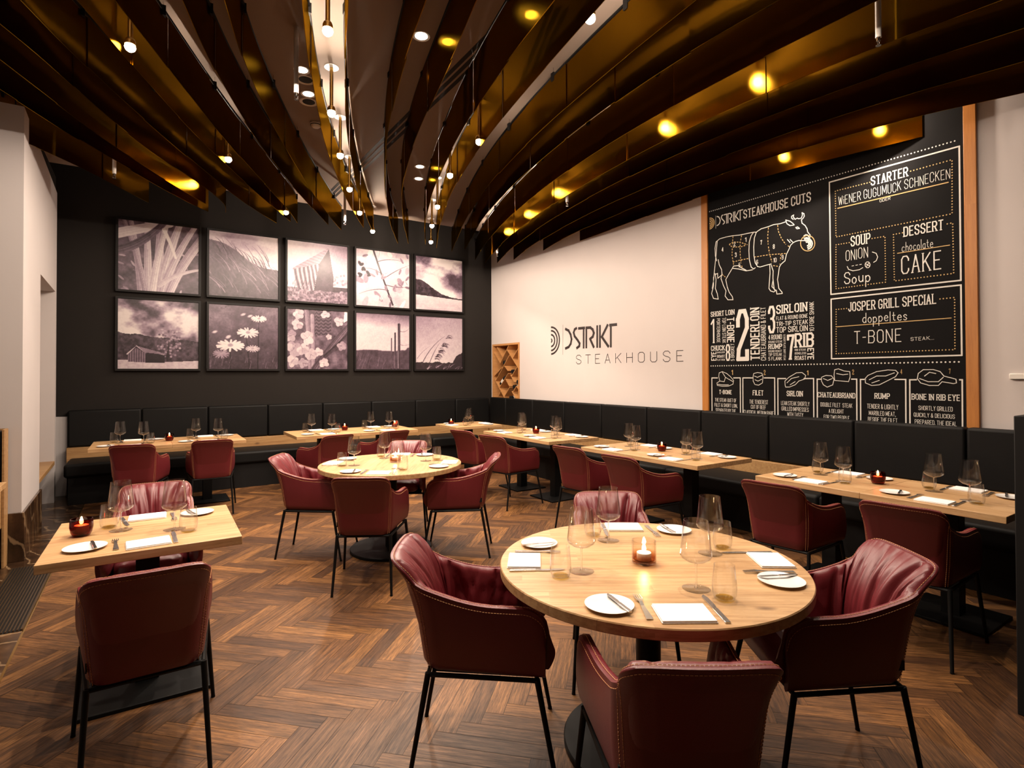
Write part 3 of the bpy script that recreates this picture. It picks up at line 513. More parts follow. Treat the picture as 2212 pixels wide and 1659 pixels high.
bq = thing('banquette', 'short black banquette with oak edge panel in front of the white pier', 'bench', (-1.8, 6.0, 0), group='black leather banquettes')
mb = MB(); mb.box(-2.6, 5.90, .63, -.955, 6.02, 1.09); part(mb, 'back_cushion', M['black_leather'], bq, bevel=.022, seg=3)
mb = MB(); mb.box(-2.6, 6.022, 0, -.935, 6.045, 1.10); mb.box(-.951, 5.90, 0, -.935, 6.022, 1.10); part(mb, 'end_panel', M['oak_dark'], bq, bevel=.002)
mb = MB(); mb.box(-2.6, 5.86, .32, -.952, 6.02, .625); part(mb, 'ledge', M['oak_dark'], bq, bevel=.003)
mb = MB(); mb.box(-2.6, 5.38, .31, -.965, 5.86, .47); part(mb, 'seat_cushion', M['black_leather'], bq, bevel=.03, seg=3)
mb = MB(); mb.box(-2.6, 5.42, 0, -.99, 5.86, .31); part(mb, 'plinth', M['black_matt'], bq)

# ------------------------------------------------------------------ tables
def rect_table(loc, rz, label, group, sx=.75, sy=.76, base=.50):
    t = thing('square_table', label, 'table', loc, rz, group)
    mb = MB(); mb.box(-sx/2+.0005, -sy/2, .71, sx/2-.0005, sy/2, .75); mb.build('table_top', M['oak'], t, bevel=.0025)
    mb = MB(); mb.box(-.05, -.05, .018, .05, .05, .71); mb.box(-.2, -.2, .698, .2, .2, .71); mb.build('column', M['steel_black'], t, bevel=.002)
    mb = MB(); mb.box(-base/2, -base/2, 0, base/2, base/2, .018); mb.build('base_plate', M['steel_black'], t, bevel=.003)
    return t
def round_table(loc, rz, label):
    t = thing('round_table', label, 'table', loc, rz, 'round oak tables')
    mb = MB(); mb.lathe([(0,.71),(.608,.71),(.612,.714),(.612,.746),(.609,.75),(0,.75)], 128); mb.build('table_top', M['oak'], t, smooth=30)
    mb = MB(); mb.lathe([(0,.025),(.05,.025),(.05,.698),(.20,.698),(.20,.709),(0,.709)], 32); mb.build('column', M['steel_black'], t, smooth=30)
    mb = MB(); mb.lathe([(0,0),(.345,0),(.35,.004),(.35,.022),(.346,.026),(0,.026)], 96); mb.build('base_plate', M['steel_black'], t, smooth=30)
    return t
NT, MT, LTB = (1.740, 1.617), (1.803, 4.663), (.012, 3.36)
round_table((*NT, 0), math.radians(-34), 'large round oak table nearest the viewer with a clear candle glass')
round_table((*MT, 0), math.radians(58), 'round oak table in the middle of the room before the corner')
rect_table((*LTB, 0), math.radians(-1), 'small square oak table standing alone by the marble strip', 'square oak tables', .775, .77, .54)
RECT = {}
def rt(key, x, y, rz, label, sx=.75, sy=.77, base=.46):
    RECT[key] = (x, y)
    rect_table((x, y, 0), math.radians(rz), label, 'square oak tables', sx, sy, base)
rt('L1a', -.13, 7.73, 0, 'square oak table, left half of the bench pair under the cabin photograph', .76, .80)
rt('L1b', .63, 7.73, 0, 'square oak table, right half of the bench pair under the daisy photograph', .76, .80)
rt('L2a', 1.99, 7.70, 0, 'square oak table, left half of the bench pair under the barn photograph', .82, .80)
rt('L2b', 2.81, 7.70, 0, 'square oak table, right half of the bench pair under the fence post photograph', .82, .80)
rt('L3', 4.19, 7.58, 0, 'single square oak table in the corner of the benches', .78, .72)
rt('R3a', 4.25, 6.20, 90, 'square oak table, far half of the wall pair nearest the wine rack', .74)
rt('R3b', 4.25, 5.46, 90, 'square oak table, near half of the wall pair nearest the wine rack', .74)
rt('R2a', 4.265, 4.17, 90, 'square oak table, far half of the wall pair below the steakhouse sign', .75)
rt('R2b', 4.265, 3.42, 90, 'square oak table, near half of the wall pair below the steakhouse sign', .75)
rt('R1a', 4.265, 2.145, 90, 'square oak table, far half of the wall pair below the chalkboard', .74)
rt('R1b', 4.265, 1.405, 90, 'square oak table, near half of the wall pair below the chalkboard', .74)
rect_table((-1.225, 5.07, 0), 0, 'square oak table cut off at the left beside the short banquette', 'square oak tables', .75, .76, .4)

# ------------------------------------------------------------------ leather armchair
def sstep(x): x = max(0, min(1, x)); return x*x*(3-2*x)
def chair_curve(t, n_arm=48, n_cor=18, n_back=56):
    """plan line of the shell at height fraction t (0 bottom, 1 top of back), from left front round the back to right front;
       returns [(x, y, nx, ny, d)], n = outward, d = distance along the arm ahead of the rear corner (negative on the back)"""
    wr = .187+.014*t+.046*t**4; wf = .238+.014*min(t/.6, 1)
    yr = -.228-.035*t-.095*t**4; yf = .235+.01*t
    rc = .075
    pts = []
    ang = math.atan2(wf-wr, yf-(yr+rc))
    L = math.hypot(wf-wr, yf-yr-rc)
    for i in range(n_arm):
        k = i/(n_arm-1); pts.append((-(wf+(wr-wf)*k), yf+(yr+rc-yf)*k, (1-k)*L))
    for i in range(1, n_cor):
        a = math.pi+math.pi/2*i/n_cor
        pts.append((-(wr-rc)+rc*math.cos(a), yr+rc+rc*math.sin(a), -rc*math.pi/2*i/n_cor))
    xb = wr-rc
    for i in range(n_back+1):
        k = i/n_back; pts.append((-xb+2*xb*k, yr-.012*(1-(2*k-1)**2)*t, -rc*math.pi/2-min(k, 1-k)*2*xb))
    m = [(-x, y, d) for x, y, d in pts[:n_arm+n_cor-1]][::-1]
    pts = pts+m
    # outward normal of a curve running counter clockwise seen from above (left front -> back -> right front)
    res = []
    for i, (x, y, d) in enumerate(pts):
        a = pts[max(0, i-1)]; b = pts[min(len(pts)-1, i+1)]
        tx, ty = b[0]-a[0], b[1]-a[1]; l = math.hypot(tx, ty) or 1
        res.append((x, y, ty/l, -tx/l, d))
    return res
ZB, ZA, ZT = .405, .655, .825
def rim_h(d, front):
    if d < -.052:
        e = min(1, (-.052-d)/.105); h = .738+(ZT-.738)*math.sqrt(max(0, 1-(1-e)**2))
    else:
        x = min(1, (d+.052)/.27); h = ZA+(.738-ZA)*(1-x)**2
    if front < .085:
        q = 1-front/.085; h -= .085*(1-math.sqrt(max(0, 1-q*q)))
    return h
def chair_parts():
    K = 15
    C = [chair_curve(t) for t in np.linspace(0, 1, 41)]
    n = len(C[0])
    Lmax = max(c[4] for c in C[0])
    def at(i, z):
        t = (z-ZB)/(ZT-ZB); f = max(0, min(.9999, t))*40; k = int(f); w = f-k
        return [C[k][i][j]*(1-w)+C[k+1][i][j]*w for j in range(5)]
    rim = [rim_h(C[0][i][4], Lmax-C[0][i][4] if C[0][i][4] > 0 else 9) for i in range(n)]
    r = random.Random(8)
    creases = [(r.uniform(0, 1), r.uniform(-.10, .10), r.uniform(.006, .016), r.uniform(.004, .0095), r.uniform(.1, .6), r.uniform(.6, 1.1)) for _ in range(84)]
    creases += [(r.uniform(0, 1), r.uniform(-.16, .16), r.uniform(.004, .007), r.uniform(.0025, .005), r.uniform(.55, .8), 1.2) for _ in range(70)]
    def wrinkle(i, v):
        s = i/(n-1); w = 0
        for s0, sl, wd, am, v0, v1 in creases:
            e = (s-s0-sl*(v-.8)*.5)/wd
            if abs(e) < 3 and v > v0-.1:
                w += am*math.exp(-e*e)*sstep((v-v0+.1)/.2)*sstep((v1+.12-v)/.12)
        return w
    # outer shell: outside skin, rim, 18 mm deep inner return
    sh = MB(); rows = []
    def ring_shell(i, shrink=0.0):
        out = []
        h = rim[i]
        for k in range(K):
            z = ZB+(h-ZB)*k/(K-1)
            x, y, nx, ny, d = at(i, z)
            bul = .010*math.sin(math.pi*k/(K-1))
            if k == 0: bul -= .012
            out.append((x+nx*bul, y+ny*bul, z))
        x, y, nx, ny, d = at(i, h)
        out[-1] = (x-nx*.003, y-ny*.003, h+.002)
        for a in (40, 80, 120): 
            out.append((x-nx*(.011-.011*math.cos(math.radians(a))), y-ny*(.011-.011*math.cos(math.radians(a))), h+.006*math.sin(math.radians(a))+.002))
        for z in (h-.02, max(ZB+.02, h-.08), ZB+.01):
            x, y, nx, ny, d = at(i, z); out.append((x-nx*.018, y-ny*.018, z))
        return out
    rings = [ring_shell(i) for i in range(n)]
    m = len(rings[0])
    vs = [v for g in rings for v in g]
    fs = []
    for i in range(n-1):
        for k in range(m):
            fs.append((i*m+k, (i+1)*m+k, (i+1)*m+(k+1) % m, i*m+(k+1) % m))
    fs.append(tuple(range(m))); fs.append(tuple((n-1)*m+k for k in range(m))[::-1])
    sh.add(vs, fs)
    # inner padding, puffed and creased
    pd = MB(); KP = 16
    def ring_pad(i):
        out = []; h = rim[i]
        fr = C[0][i][4]; e = min(1, (Lmax-fr)/.05) if fr > 0 else 1
        e = math.sqrt(max(0.0, 1-(1-e)**2))
        deep = (.030 if fr > 0 else .042)*max(e, .25)
        x, y, nx, ny, d = at(i, h)
        for a in (20, 70, 120):
            q = .012+deep*.45*(1-math.cos(math.radians(a)))
            out.append((x-nx*q, y-ny*q, h+.0075*math.sin(math.radians(a))-wrinkle(i, .97)*.12))
        for k in range(KP):
            v = 1-(k+.6)/KP; z = ZB+.03+(h-.008-ZB-.03)*v
            x, y, nx, ny, d = at(i, z)
            q = .014+deep*(1+.35*math.sin(math.pi*v)) - wrinkle(i, v)*1.0
            # a broad seam fold where back and arm pads meet
            q -= .012*math.exp(-((d-.02)/.014)**2)
            out.append((x-nx*q, y-ny*q, z))
        for z in (ZB+.03, h-.03):
            x, y, nx, ny, d = at(i, z); out.append((x-nx*.014, y-ny*.014, z))
        if fr > 0:
            k = max(0, 1-(Lmax-fr)/.10); out = [(x_, y_+.034*k*k*(.3 if q_ < 3 else math.sin(math.pi*(.10+.78*max(0, 1-(q_-3)/KP)))), z_) for q_, (x_, y_, z_) in enumerate(out)]
        return out
    rings = [ring_pad(i) for i in range(n)]
    m2 = len(rings[0]); vs = [v for g in rings for v in g]; fs = []
    for i in range(n-1):
        for k in range(m2):
            fs.append((i*m2+k, (i+1)*m2+k, (i+1)*m2+(k+1) % m2, i*m2+(k+1) % m2))
    fs.append(tuple(range(m2))); fs.append(tuple((n-1)*m2+k for k in range(m2))[::-1])
    pd.add(vs, fs)
    # seat cushion: superellipse block widening to the front
    sc = MB(); nu = 48; lev = [(0,.86),(.012,.965),(.03,1.0),(.055,1.0),(.075,.975),(.088,.91),(.096,.78),(.100,.5)]
    vs = []; 
    for z, s in lev:
        for k in range(nu):
            a = 2*math.pi*k/nu; ca, sa = math.cos(a), math.sin(a); e = .36
            px = math.copysign(abs(ca)**e, ca); py = math.copysign(abs(sa)**e, sa)
            yy = .025+.225*py*s; wid = .152+.030*(yy+.2)/.46
            vs.append((px*wid*s*1.02, yy, ZB+.004+z+.003*math.sin(9*a)*(z > .05)))
    fs = [tuple(range(nu))[::-1], tuple((len(lev)-1)*nu+k for k in range(nu))]
    for l in range(len(lev)-1):
        for k in range(nu): fs.append((l*nu+k, l*nu+(k+1) % nu, (l+1)*nu+(k+1) % nu, (l+1)*nu+k))
    sc.add(vs, fs)
    # stitching
    th = MB()
    def dashes(pts, r=.0011):
        acc = 0; on = True; L = .0075; G = .0035
        P = [Vector(p) for p in pts]; seg = []
        i = 0; pos = P[0]; need = L; cur = [pos]
        for q in P[1:]:
            while (q-pos).length > need:
                pos = pos+(q-pos).normalized()*need
                if on: cur.append(pos); th.tube([cur[0], cur[-1]], r, 4, caps=True)
                on = not on; need = L if on else G; cur = [pos]
            need -= (q-pos).length; pos = q
    for off, dz in ((.0015, -.012), (-.0155, .0095)):
        pts = []
        for i in range(n):
            x, y, nx, ny, d = at(i, rim[i]-(.012 if dz < 0 else 0))
            pts.append((x+nx*off, y+ny*off, rim[i]+dz))
        dashes(pts)
    for sgn in (0, 1):
        for dd in (-.045, -.060):
            idx = min(range(n//2), key=lambda i: abs(C[0][i][4]-dd))
            if sgn: idx = n-1-idx
            pts = []
            for k in range(24):
                z = ZB+.006+(rim[idx]-.012-ZB-.006)*k/23
                x, y, nx, ny, d = at(idx, z); bul = .010*math.sin(math.pi*k/23)+.0012
                pts.append((x+nx*bul, y+ny*bul, z))
            dashes(pts)
    # black frame and legs
    fr = MB()
    loop = [(-.185,-.205),(.185,-.205),(.228,.205),(-.228,.205)]
    for a, b in zip(loop, loop[1:]+loop[:1]):
        fr.tube([(a[0],a[1],ZB-.010),(b[0],b[1],ZB-.010)], .009, 6)
    fr.prism([(-.17,-.19),(.17,-.19),(.21,.19),(-.21,.19)], ZB-.006, ZB+.004)
    legs = []
    for (x, y), (fx, fy) in zip(loop, ((-.203,-.275),(.203,-.275),(.262,.28),(-.262,.28))):
        lg = MB(); lg.tube([(x,y,ZB-.004),(fx,fy,.006)], .0115, 10, r2=.0085); lg.tube([(fx,fy,.008),(fx,fy,0)], .0095, 10); legs.append(lg)
    tg = MB(); x, y, nx, ny, d = at(min(range(n//2), key=lambda i: abs(C[0][i][4]+.03)), ZB+.07)
    tg.box(x+nx*.004-.002, y+ny*.004-.018, ZB+.055, x+nx*.004+.002, y+ny*.004+.004, ZB+.09)
    return sh, pd, sc, th, fr, legs, tg
def make_chair():
    root = thing('leather_armchair', '', 'chair')
    sh, pd, sc, th, fr, legs, tg = chair_parts()
    sh.build('outer_shell', M['red'], root, smooth=70)
    pd.build('inner_padding', M['red_soft'], root, smooth=80)
    sc.build('seat_cushion', M['red_soft'], root, smooth=60)
    th.build('stitching', M['thread'], root)
    fr.build('frame', M['steel_black'], root, smooth=40)
    for lg in legs: lg.build('leg', M['steel_black'], root, smooth=40)
    tg.build('label_tag', M['black_matt'], root)
    return root
chair0 = make_chair()
CH = [
 (1.169,1.977,-34,'dark red leather armchair at the left of the nearest round table'),
 (1.317,1.146,56,'dark red leather armchair with its back turned, in front of the nearest round table'),
 (2.21,1.17,146,'dark red leather armchair at the right of the nearest round table'),
 (2.084,2.15,-124,'dark red leather armchair facing the viewer behind the nearest round table'),
 (1.24,4.954,-32,'dark red leather armchair at the left of the middle round table'),
 (1.387,4.009,59,'dark red leather armchair with its back turned at the middle round table'),
 (2.271,4.286,147,'dark red leather armchair at the right of the middle round table'),
 (2.13,5.19,-122,'dark red leather armchair facing the viewer behind the middle round table'),
 (.01,2.72,90,'dark red leather armchair with its back turned at the lone square table'),
 (.04,3.93,-93,'dark red leather armchair facing the viewer behind the lone square table'),
 (-.06,7.10,80,'dark red leather armchair before the bench table under the cabin photograph'),
 (.62,7.09,87,'dark red leather armchair before the bench table under the daisy photograph'),
 (1.80,6.80,102,'dark red leather armchair before the bench table under the barn photograph'),
 (2.55,6.88,98,'dark red leather armchair before the bench table under the fence post photograph'),
 (3.588,6.20,15,'dark red leather armchair, farther of two at the wall tables nearest the wine rack'),
 (3.586,5.475,14,'dark red leather armchair, nearer of two at the wall tables nearest the wine rack'),
 (3.70,4.21,8,'dark red leather armchair, farther of two at the wall tables below the steakhouse sign'),
 (3.69,3.48,3,'dark red leather armchair, nearer of two at the wall tables below the steakhouse sign'),
 (3.66,2.10,7,'dark red leather armchair, farther of two at the wall tables below the chalkboard'),
 (3.668,1.375,8,'dark red leather armchair, nearer of two at the wall tables below the chalkboard'),
]
for i, (x, y, phi, lab) in enumerate(CH):
    c = chair0 if i == 0 else copy_tree(chair0)
    c.location = (x, y, 0); c.rotation_euler = (0, 0, math.radians(phi-90))
    tag(c, lab, 'chair', 'red leather armchairs')
# ------------------------------------------------------------------ tableware
def proto_wine():
    t = thing('wine_glass', '', 'glass')
    mb = MB(); mb.lathe([(.0,.0905),(.004,.0905),(.012,.0925),(.035,.1005),(.0515,.112),(.0565,.122),(.0565,.128),(.054,.145),(.0485,.195),(.0430,.247),(.0418,.2472),(.0472,.195),(.0527,.145),(.0552,.128),(.0552,.123),(.0500,.1135),(.034,.1022),(.012,.0942),(0,.0935)], 36)
    mb.build('bowl', M['wine_glass'], t, smooth=50)
    mb = MB(); mb.lathe([(.0075,.004),(.0038,.010),(.0032,.02),(.0031,.07),(.0036,.085),(.006,.0915)], 14); mb.build('stem', M['stem_glass'], t, smooth=60)
    mb = MB(); mb.lathe([(0,0),(.049,0),(.050,.0008),(.049,.0016),(.02,.003),(.008,.005),(0,.005)], 36); mb.build('foot', M['foot_glass'], t, smooth=40)
    return t
def proto_tumbler():
    t = thing('tumbler', '', 'glass')
    mb = MB(); mb.lathe([(0,0),(.026,0),(.034,.004),(.0395,.018),(.0415,.038),(.0405,.06),(.0375,.09),(.0348,.119),(.0338,.1192),(.0365,.09),(.0395,.06),(.0403,.038),(.0383,.019),(.033,.0075),(.026,.006),(0,.006)], 32)
    mb.build('glass_body', M['wine_glass'], t, smooth=50)
    mb = MB(); mb.lathe([(0,.0062),(.025,.0062),(.028,.0068),(.029,.0078),(0,.0078)], 24); mb.build('gold_reflection_disc', M['gold_reflection'], t, smooth=40)  # added yellow disc standing in for the gold reflected in the glass bottom
    return t
M['gold_reflection'] = thin_glass('gold_reflection_disc', (.99,.90,.46), (.9,.75,.3), .8)  # tint imitates a gold reflection, the tumbler itself is clear
def proto_plate():
    t = thing('side_plate', '', 'plate')
    mb = MB(); mb.lathe([(0,0),(.045,0),(.050,.003),(.074,.0085),(.0825,.0105),(.0825,.0118),(.074,.0105),(.050,.0055),(.045,.005),(0,.005)], 48)
    mb.build('plate_body', M['porcelain'], t, smooth=50); return t
def proto_napkin():
    t = thing('folded_napkin', '', 'napkin')
    for z0, z1, dx, nm in ((0,.0045,0,'lower_fold'),(.0046,.0095,.002,'upper_fold')):
        mb = MB(); mb.box(-.088+dx,-.068+dx,z0,.088-dx,.068-dx*.5,z1); mb.build(nm, M['linen'], t, bevel=.002)
    return t
def proto_fork():
    t = thing('dinner_fork', '', 'fork')
    mb = MB()
    prof = [(-.10,.0105),(-.095,.0112),(0,.0062),(.03,.0055),(.042,.010),(.052,.0125)]
    for (y0,w0),(y1,w1) in zip(prof, prof[1:]):
        z0, z1 = .002+.004*sstep((y0+.02)/.06), .002+.004*sstep((y1+.02)/.06)
        mb.add([(-w0,y0,z0),(w0,y0,z0),(w1,y1,z1),(-w1,y1,z1),(-w0,y0,z0+.0022),(w0,y0,z0+.0022),(w1,y1,z1+.0022),(-w1,y1,z1+.0022)],[(0,3,2,1),(4,5,6,7),(0,1,5,4),(1,2,6,5),(2,3,7,6),(3,0,4,7)])
    for i in range(4):
        x = -.0108+i*.0072
        mb.add([(x-.0019,.050,.006),(x+.0019,.050,.006),(x+.0012,.098,.003),(x-.0012,.098,.003),(x-.0019,.050,.0082),(x+.0019,.050,.0082),(x+.0012,.098,.005),(x-.0012,.098,.005)],[(0,3,2,1),(4,5,6,7),(0,1,5,4),(1,2,6,5),(2,3,7,6),(3,0,4,7)])
    mb.build('fork_body', M['cutlery'], t); return t
def proto_knife(name, L=1.0):
    t = thing(name, '', 'knife')
    mb = MB(); mb.box(-.009*L,-.11*L,.0,.009*L,-.005*L,.0055); mb.build('handle', M['cutlery'], t, bevel=.0012)
    mb = MB(); mb.prism([(-.0065*L,-.005*L),(.0065*L,-.005*L),(.011*L,.02*L),(.0105*L,.085*L),(.004*L,.112*L),(-.0075*L,.095*L)], .0018, .0036); mb.build('blade', M['cutlery'], t)
    return t
def proto_candle(clear):
    t = thing('candle_holder', '', 'candle')
    mb = MB()
    if clear: mb.lathe([(0,0),(.044,0),(.0485,.004),(.049,.010),(.049,.093),(.0455,.0935),(.0455,.018),(.040,.014),(0,.014)], 36)
    else: mb.lathe([(0,0),(.030,0),(.036,.004),(.043,.020),(.0475,.045),(.0465,.072),(.0445,.083),(.0415,.0835),(.0435,.072),(.0445,.045),(.040,.024),(.032,.016),(0,.016)], 36)
    mb.build('glass_cup', M['candle_clear'] if clear else M['candle_red'], t, smooth=50)
    z = .0142 if clear else .0162
    h = .030 if clear else .036
    mb = MB(); mb.lathe([(0,z),(.029,z),(.0295,h+z-.002),(.028,h+z),(0,h+z-.002)], 28); mb.build('wax', M['wax'], t, smooth=40)
    mb = MB(); mb.tube([(0,0,h+z-.002),(.001,0,h+z+.007)], .001, 5); mb.build('wick', M['black_matt'], t)
    mb = MB(); mb.lathe([(0,h+z+.003),(.006,h+z+.007),(.0085,h+z+.014),(.0065,h+z+.024),(.002,h+z+.036),(0,h+z+.042)], 12); mb.build('flame', M['flame'], t, smooth=60)
    return t
PROTO = dict(wine=proto_wine(), tum=proto_tumbler(), plate=proto_plate(), nap=proto_napkin(), fork=proto_fork(), knife=proto_knife('dinner_knife'), bknife=proto_knife('butter_knife', .72))
USED = set()
rs = random.Random(11)
def put(kind, x, y, z, rz, label, cat, group):
    p = PROTO[kind]
    o = p if kind not in USED else copy_tree(p)
    USED.add(kind)
    o.location = (x, y, z); o.rotation_euler = (0, 0, rz)
    tag(o, label, cat, group)
    return o
ZTB = .7502
def setting(cx, cy, phi, edge, seat, table, gname, dy=0.0, jit=1.0, nap_dx=0.0):
    """phi: the way the guest looks; edge: distance from the table centre to that guest's table edge"""
    a = math.radians(phi); f = (math.cos(a), math.sin(a)); r = (math.sin(a), -math.cos(a))
    def P(u, v):
        u += rs.uniform(-.006, .006)*jit; v += rs.uniform(-.006, .006)*jit
        return cx+r[0]*u+f[0]*(v-edge), cy+r[1]*u+f[1]*(v-edge)
    rz = a-math.pi/2
    J = lambda k: rz+math.radians(rs.uniform(-k, k))
    x, y = P(-.233, .165+dy); put('plate', x, y, ZTB, rz, f'white side plate, {seat}, {table}', 'plate', f'side plates on the {gname}')
    put('bknife', x+r[0]*.03, y+r[1]*.03, ZTB+.0120, J(6)+.25, f'butter knife on the plate, {seat}, {table}', 'knife', f'butter knives on the {gname}')
    x, y = P(-.122, .165+dy); put('fork', x, y, ZTB, J(4), f'steel dinner fork, {seat}, {table}', 'fork', f'forks on the {gname}')
    x, y = P(nap_dx, .105+dy); put('nap', x, y, ZTB, J(3), f'folded white napkin, {seat}, {table}', 'napkin', f'napkins on the {gname}')
    x, y = P(.108, .155+dy); put('knife', x, y, ZTB, J(6)+.08, f'steel dinner knife, {seat}, {table}', 'knife', f'dinner knives on the {gname}')
    x, y = P(.112, .320+dy); put('wine', x, y, ZTB, rz, f'stemmed wine glass, {seat}, {table}', 'glass', f'wine glasses on the {gname}')
    x, y = P(.172, .235+dy); put('tum', x, y, ZTB, rz, f'stemless water glass, {seat}, {table}', 'glass', f'water glasses on the {gname}')
for phi, seat in ((56, 'nearest seat'), (-34, 'left seat'), (-124, 'far seat'), (146, 'right seat')):
    setting(*NT, phi, .612, seat, 'nearest round table', 'nearest round table')
for phi, seat in ((58, 'front seat'), (-32, 'left seat'), (-122, 'far seat'), (148, 'right seat')):
    setting(*MT, phi, .612, seat, 'middle round table', 'middle round table')
setting(*LTB, 90, .385, 'near seat', 'lone square table by the marble strip', 'lone square table')
setting(*LTB, -90, .385, 'far seat', 'lone square table by the marble strip', 'lone square table')
BT = dict(L1a='left table under the cabin photograph', L1b='right table under the daisy photograph', L2a='left table under the barn photograph', L2b='right table under the fence post photograph')
for k, d in BT.items():
    setting(*RECT[k], 90, .40, 'chair side', d, 'bench tables under the photographs')
    setting(*RECT[k], -90, .40, 'bench side', d, 'bench tables under the photographs')
setting(RECT['L3'][0], RECT['L3'][1], 0, .39, 'chair side', 'corner table', 'corner table')
setting(RECT['L3'][0], RECT['L3'][1], 180, .39, 'bench side', 'corner table', 'corner table')
WT = dict(R3='pair nearest the wine rack', R2='pair below the steakhouse sign', R1='pair below the chalkboard')
for k, d in WT.items():
    for h, w in (('a', 'far'), ('b', 'near')):
        setting(*RECT[k+h], 0, .385, 'chair side', f'{w} table of the {d}', 'tables along the menu wall')
        setting(*RECT[k+h], 180, .385, 'bench side', f'{w} table of the {d}', 'tables along the menu wall')
PROTO['clear'] = proto_candle(True); PROTO['red'] = proto_candle(False)
for kind, x, y, lab in [
    ('clear', 1.715, 1.615, 'burning tea light in a clear brown shaded glass, centre of nearest round table'),
    ('clear', 1.856, 4.70, 'burning tea light in a clear brown shaded glass on the middle round table'),
    ('red', -.259, 3.411, 'burning candle in a dark red glass on the lone square table'),
    ('red', .235, 7.74, 'burning candle in a dark red glass under the cabin and daisy photographs'),
    ('red', 2.32, 7.76, 'burning candle in a dark red glass between the two tables under the barn photograph'),
    ('red', 3.07, 7.80, 'burning candle in a dark red glass at the right end under the fence post photograph'),
    ('red', 3.93, 7.66, 'burning candle in a dark red glass on the corner table'),
    ('red', 4.27, 5.90, 'burning candle in a red glass on the wall tables nearest the wine rack'),
    ('red', 4.33, 3.83, 'burning candle in a red glass on the wall tables below the steakhouse sign'),
    ('red', 4.30, 1.845, 'burning candle in a red glass on the wall tables below the chalkboard')]:
    put(kind, x, y, ZTB, 0, lab, 'candle', 'candles on the tables')

# ------------------------------------------------------------------ ceiling bands
BZ = 3.55
ORD = ['first','second','third','fourth','fifth','sixth','seventh','eighth','ninth','tenth','eleventh','twelfth','thirteenth','fourteenth','fifteenth','sixteenth','seventeenth','eighteenth','nineteenth','twentieth','twenty-first','twenty-second','twenty-third']
def spline(pts, step=.06):
    P = [Vector((x, y, 0)) for x, y in pts]; out = []
    for i in range(len(P)-1):
        p0, p1, p2, p3 = P[max(0,i-1)], P[i], P[i+1], P[min(len(P)-1,i+2)]
        n = max(2, int((p2-p1).length/step))
        for k in range(n):
            t = k/n
            out.append(.5*((2*p1)+(p2-p0)*t+(2*p0-5*p1+4*p2-p3)*t*t+(3*p1-p0-3*p2+p3)*t**3))
    out.append(P[-1]); return out
def offset(P, d):
    out = []
    for i, p in enumerate(P):
        t = (P[min(len(P)-1,i+1)]-P[max(0,i-1)]).normalized(); out.append(p+Vector((t.y, -t.x, 0))*d)
    return out
for bi, pts in enumerate(RIBBONS):
    k = bi+1
    P = spline(pts)
    h = .40 if 9 <= k <= 12 else .33
    o = thing('ceiling_band', f'curved bronze ceiling band, {ORD[bi]} counting from the chalkboard wall', 'ceiling band', (P[0].x, P[0].y, BZ), group='curved bronze ceiling bands')
    inv = Matrix.Translation(o.location).inverted()
    mb = MB(); L = 0; cut = [0]
    # overlapping metal panels about 0.75 m long, every second one set 4 mm proud
    seglen = .75
    lens = [0]
    for a, b in zip(P, P[1:]): lens.append(lens[-1]+(b-a).length)
    npan = max(1, round(lens[-1]/seglen))
    rr = random.Random(k)
    for j in range(npan):
        a0, a1 = lens[-1]*j/npan-(.0 if j == 0 else .006), lens[-1]*(j+1)/npan
        def pt(s):
            s = max(0, min(lens[-1], s))
            for i in range(len(P)-1):
                if lens[i+1] >= s: return P[i].lerp(P[i+1], (s-lens[i])/max(1e-9, lens[i+1]-lens[i]))
            return P[-1]
        Q = [pt(a0+(a1-a0)*q/8) for q in range(9)]
        e = .0035 if j % 2 else -.0035
        A = offset(Q, e+.0018); B = offset(Q, e-.0018); dz = rr.uniform(-.004, .004)
        vs = []
        for a, b in zip(A, B): vs += [(a.x,a.y,BZ+dz),(a.x,a.y,BZ+h),(b.x,b.y,BZ+h),(b.x,b.y,BZ+dz)]
        fs = []
        for i in range(len(Q)-1):
            for q in range(4): fs.append((i*4+q, i*4+(q+1)%4, (i+1)*4+(q+1)%4, (i+1)*4+q))
        fs += [(0,1,2,3), tuple((len(Q)-1)*4+q for q in (3,2,1,0))]
        mb.add(vs, fs)
    b_ = mb.build('metal_strip', M['bronze'], o); b_.matrix_parent_inverse = inv
    mb = MB(); mb.tube([(p.x, p.y, BZ+h+.014) for p in P[::2]+[P[-1]]], .009, 6); r_ = mb.build('top_rail', M['steel_black'], o); r_.matrix_parent_inverse = inv
    for s in np.arange(.3, lens[-1], .95):
        p = pt(float(s)); mb = MB(); mb.box(p.x-.012, p.y-.018, BZ+h-.03, p.x+.012, p.y+.018, BZ+h+.035); mb.tube([(p.x,p.y,BZ+h+.03),(p.x,p.y,CEIL-.002)], .001, 4)
        c_ = mb.build('hanger', M['black_matt'], o); c_.matrix_parent_inverse = inv

